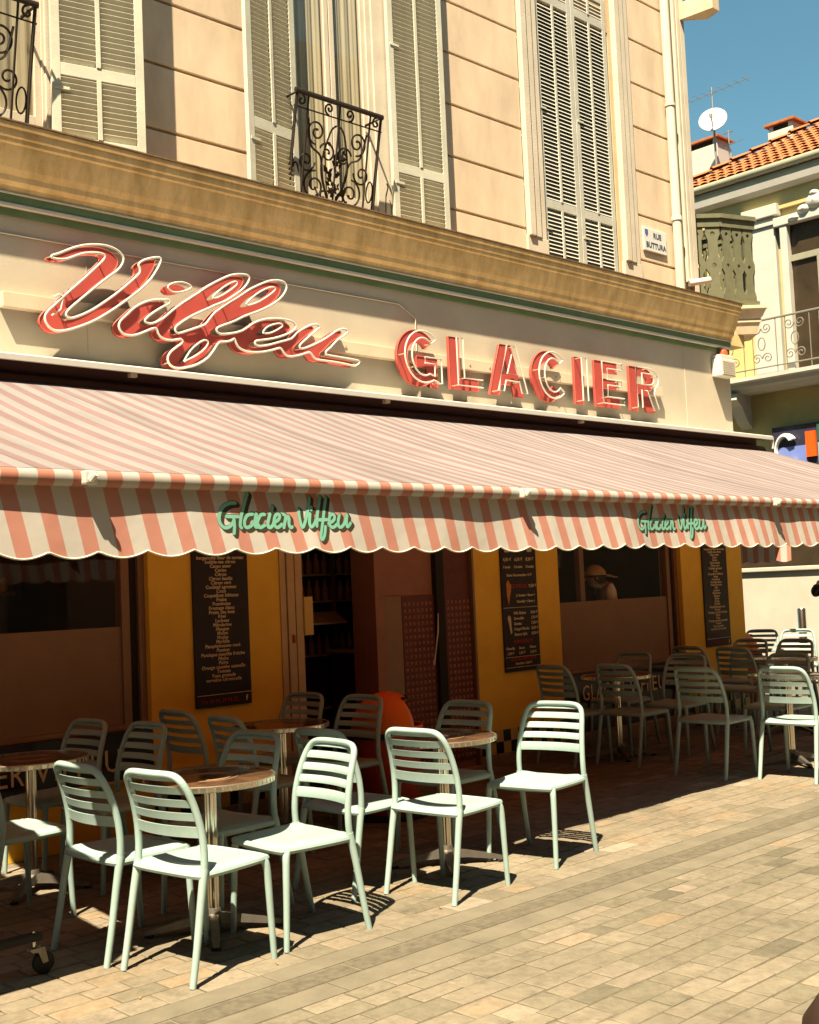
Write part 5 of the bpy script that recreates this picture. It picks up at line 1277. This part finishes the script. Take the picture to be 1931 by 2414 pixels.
Q('pilaster', MB().box(XF - .10, XF, 9.2, 9.66, 4.67, 7.2, .01).box(XF - .16, XF, 9.12, 9.74, 7.2, 7.38, .01).box(XF - .13, XF, 9.16, 9.70, 7.06, 7.12, .005), 'far_white')
wd = Q('balcony_window', MB().box(XF - .14, XF - .02, 8.98, 9.10, 4.67, 7.0, .01).box(XF - .14, XF - .02, 7.2, 7.34, 4.67, 7.0, .01).box(XF - .16, XF - .02, 7.1, 9.19, 7.0, 7.14, .01), 'far_white')
MB().box(XF - .02, XF - .005, 7.34, 8.98, 4.7, 7.0).build('pane', 'far_dark', wd)
MB().box(XF - .06, XF - .022, 7.34, 8.98, 6.42, 6.52, .005).box(XF - .06, XF - .022, 8.44, 8.55, 4.7, 6.42, .005).box(XF - .06, XF - .022, 8.10, 8.18, 4.7, 6.42, .005).build('casement', 'far_grey', wd)
orn = MB()
for (yy, zz, rx, rz) in ((8.48, 7.24, .16, .13), (8.31, 7.18, .12, .08), (8.66, 7.16, .12, .08), (8.84, 7.06, .10, .05), (8.12, 7.08, .10, .05), (8.48, 7.36, .08, .06)):
    orn.add(*(lambda q: ([(XF - .13 - .09 * sin(e) , yy + rx * cos(e) * cos(a), zz + rz * cos(e) * sin(a)) for e in (0, .5, 1.0, 1.5) for a in [2 * pi * k / 12 for k in range(12)]], [(r * 12 + k, r * 12 + (k + 1) % 12, (r + 1) * 12 + (k + 1) % 12, (r + 1) * 12 + k) for r in range(3) for k in range(12)]))(0))
orn.build('carved_crest', 'far_white', wd, True)
rl = Q('balcony_railing', MB().tube([(16.66, 6.0, 5.50), (16.66, 10.9, 5.50)], .018, 6).tube([(16.66, 6.0, 4.76), (16.66, 10.9, 4.76)], .012, 6), 'far_iron')
def sp(cy, cz, r0, turns, a0, dr):
    n = int(18 * turns); return MB().tube([(16.66, cy + r0 * (1 - .8 * i / n) * cos(a0 + dr * 2 * pi * turns * i / n), cz + r0 * (1 - .8 * i / n) * sin(a0 + dr * 2 * pi * turns * i / n)) for i in range(n + 1)], .009, 5)
yy = 10.8
while yy > 7.6:
    for dy in (0, .16): MB().tube([(16.66, yy - dy - .04, 4.66), (16.66, yy - dy - .04, 5.50)], .008, 5).build('bar', 'far_iron', rl)
    sp(yy - .26, 5.37, .085, 1.5, pi, 1).build('scroll', 'far_iron', rl); sp(yy - .44, 5.37, .085, 1.5, 0, -1).build('scroll', 'far_iron', rl)
    sp(yy - .26, 4.90, .085, 1.5, pi, -1).build('scroll', 'far_iron', rl); sp(yy - .44, 4.90, .085, 1.5, 0, 1).build('scroll', 'far_iron', rl)
    MB().tube([(16.66, yy - .35 + .06 * cos(2 * pi * k / 12), 5.13 + .10 * sin(2 * pi * k / 12)) for k in range(12)], .009, 5, closed=True).build('ring', 'far_iron', rl)
    yy -= .56
def chimney(x, y, w, d, z0, z1, parent=F):
    c = MB().box(x, x + d, y - w, y, z0, z1, .01).box(x - .04, x + d + .04, y - w - .04, y + .04, z0, z0 + .0).build('chimney', 'far_white', parent) if False else MB().box(x, x + d, y - w, y, z0, z1, .01).build('chimney', 'far_white', parent)
    for (yy, ) in ((y - w + .02,), (y - .10,)): MB().box(x + .02, x + d - .02, yy, yy + .08, z1, z1 + .10).build('pier', 'far_white', c)
    MB().box(x + .03, x + d - .03, y - w + .1, y - .1, z1, z1 + .09).build('flue', 'dark_gap', c)
    MB().box(x - .05, x + d + .05, y - w - .05, y + .05, z1 + .10, z1 + .15, .008).build('cap', 'terracotta', c)
chimney(19.3, 12.134, 0.678, .5, 8.552, 9.599)
chimney(19.3, 10.425, 0.490, .4, 8.613, 9.451)
DISH = (18.900, 11.265, 9.837); AER1 = (19.200, 11.440, 9.123); AER2 = (19.200, 11.150, 9.096)
# satellite dish and aerials on the roof
t = thing('satellite_dish', DISH, 'white satellite dish on the roof beside the left chimney', 'satellite dish')
dv = Vector((-.85, -.35, .35)).normalized(); u_ = dv.orthogonal().normalized(); w_ = dv.cross(u_); m = MB(); n = 28
for j in range(6):
    r = .26 * j / 5
    for i in range(n):
        a = 2 * pi * i / n; p = Vector(DISH) + u_ * r * cos(a) + w_ * r * sin(a) + dv * (.9 * r * r); m.v.append(p[:])
m.f = [(j * n + i, j * n + (i + 1) % n, (j + 1) * n + (i + 1) % n, (j + 1) * n + i) for j in range(5) for i in range(n)]
d_ = m.build('reflector', 'dish_white', t, True); d_.modifiers.new('thick', 'SOLIDIFY').thickness = .012
MB().tube([Vector(DISH) - Vector((0, 0, .22)), Vector(DISH) + dv * .28 + Vector((0, 0, -.08))], .012, 6).lathe([(0, -.03), (.03, -.03), (.03, .03), (0, .03)], tuple(Vector(DISH) + dv * .28 + Vector((0, 0, -.08))), 8).build('feed_arm', 'antenna', t)
MB().tube([Vector(DISH) - dv * .03, Vector(DISH) - dv * .06 - Vector((0, 0, 1.0))], .02, 6).build('mast', 'antenna', t)
t = thing('roof_aerial', AER1, 'tall thin television aerial with crossbar above the satellite dish', 'aerial')
MB().tube([AER1, (AER1[0], AER1[1], AER1[2] + 1.5)], .014, 6).build('mast', 'antenna', t)
m = MB().tube([(AER1[0], AER1[1] - .8, AER1[2] + 1.42), (AER1[0], AER1[1] + .8, AER1[2] + 1.36)], .007, 5)
for k in range(9): m.tube([(AER1[0] - .14, AER1[1] - .7 + k * .17, AER1[2] + 1.41), (AER1[0] + .14, AER1[1] - .7 + k * .17, AER1[2] + 1.41)], .004, 4)
m.build('boom', 'antenna', t)
t = thing('roof_aerial', AER2, 'short television aerial between the two chimneys', 'aerial')
MB().tube([AER2, (AER2[0], AER2[1], AER2[2] + .62)], .012, 6).build('mast', 'antenna', t)
m = MB()
for z in (.35, .58): m.tube([(AER2[0], AER2[1] - .10, AER2[2] + z), (AER2[0], AER2[1] + .12, AER2[2] + z)], .010, 5)
m.tube([(AER2[0], AER2[1] - .3, AER2[2] + .36), (AER2[0], AER2[1] + .02, AER2[2] + .36)], .006, 5).build('boom', 'antenna', t)

# bank sign under the far balcony
S = thing('bank_sign', (17.4, 9, 3.0), 'navy, blue and green shop sign with white C and orange I', 'sign')
xs_ = 17.0; k_ = xs_ / 17.0
yb0, yb1 = 9.441 * k_, 6.4
MB().box(xs_, xs_ + .08, yb1, yb0, 2.9, 3.85, .01).build('board', 'bank_navy', S)
def pan(name, y0, y1, z0, z1, m, pr=.02): MB().box(xs_ - pr, xs_ - .001, y0, y1, z0, z1).build(name, m, S)
pan('blue_field', 8.86, yb0 - .03, 2.95, 3.52, 'bank_blue')
pan('orange_bar', 8.70, 8.86, 3.33, 3.72, 'bank_orange', .05)
pan('green_field', 7.0, 8.68, 3.56, 3.83, 'bank_green')
pan('teal_field', 7.0, 8.68, 2.95, 3.54, 'bank_teal', .018)
cc = arc(9.17, 3.47, .19, .26, 40, 320, 24); ci = arc(9.13, 3.47, .125, .215, 320, 40, 24)
MB().prism([[(2 * 9.17 - p[0], p[1]) for p in cc] + [(2 * 9.17 - p[0], p[1]) for p in ci]], lambda u, v, d: (d, u, v), xs_ - .10, xs_ - .03).build('letter', 'bank_white', S)
MB().box(17.03, 17.14, 6.4, 10.2, .9, 2.85).build('shop_front_glass', 'far_dark', F)

# unseen houses added behind the camera, sized to block sky light
mat('opp_wall', (0.36, 0.19, 0.10), 0.85, 0.1, 2)
O = thing('sky_blocking_row', (4, -5.5, 0), 'unseen ochre row of town houses added opposite to block sky light', 'building')
MB().box(-14, -12.6, -5.19, 7.0, 0, 12).build('sky_block_wing', 'opp_wall', O)  # added wing, closes the street end against sky light
MB().box(-16, 75, -7.0, -5.2, 0, 13.5).build('wall', 'opp_wall', O)
for fl in range(3):
    for i in range(13):
        x = -14 + i * 2.9
        w = MB().box(x, x + 1.1, -5.2, -5.17, 1.0 + fl * 3.5, 3.1 + fl * 3.5).build('window', 'far_dark', O)
        MB().box(x - .12, x + 1.22, -5.2, -5.13, 3.1 + fl * 3.5, 3.25 + fl * 3.5).build('lintel', 'opp_wall', w)
MB().box(-16, 75, -7.0, -4.9, 13.5, 13.8).build('cornice', 'opp_wall', O)

# low white wall, plants behind it, steel post
t = thing('garden_wall', (16.1, 8, 0), 'long white rendered low wall across the side street', 'wall')
MB().box(16.0, 16.2, 6.6, 12.5, 0, 1.60, .01).build('wall', 'white_wall', t)
MB().box(15.95, 16.25, 6.55, 12.5, 1.603, 1.665, .012).build('coping', 'white_wall', t)
t = thing('steel_post', (14.5, 7.79, 0), 'polished round steel post in front of the white wall', 'post')
MB().lathe([(0, 0), (.055, 0), (.055, 1.09), (.045, 1.105), (0, 1.105)], (14.5, 7.79, 0), 20).build('tube', 'steel', t, True)
MB().lathe([(0, 0), (.075, 0), (.075, .012), (0, .012)], (14.5, 7.79, 0), 20).build('base_plate', 'steel', t)
t = thing('bollard', (1.83, 0.99, 0), 'dark rounded bollard top in the bottom right corner of the photo', 'bollard')
MB().lathe([(0, 0), (.075, 0), (.075, .70), (0, .70)], (1.878, .966, 0), 24).build('post', 'bollard_paint', t, True)
MB().lathe([(0, .70), (.075, .70), (.085, .73), (.088, .80), (.078, .86), (.05, .90), (0, .915)], (1.878, .966, 0), 28).build('head', 'bollard_paint', t, True)
for o in bpy.data.objects:
    if o.get('_w'): del o['_w']
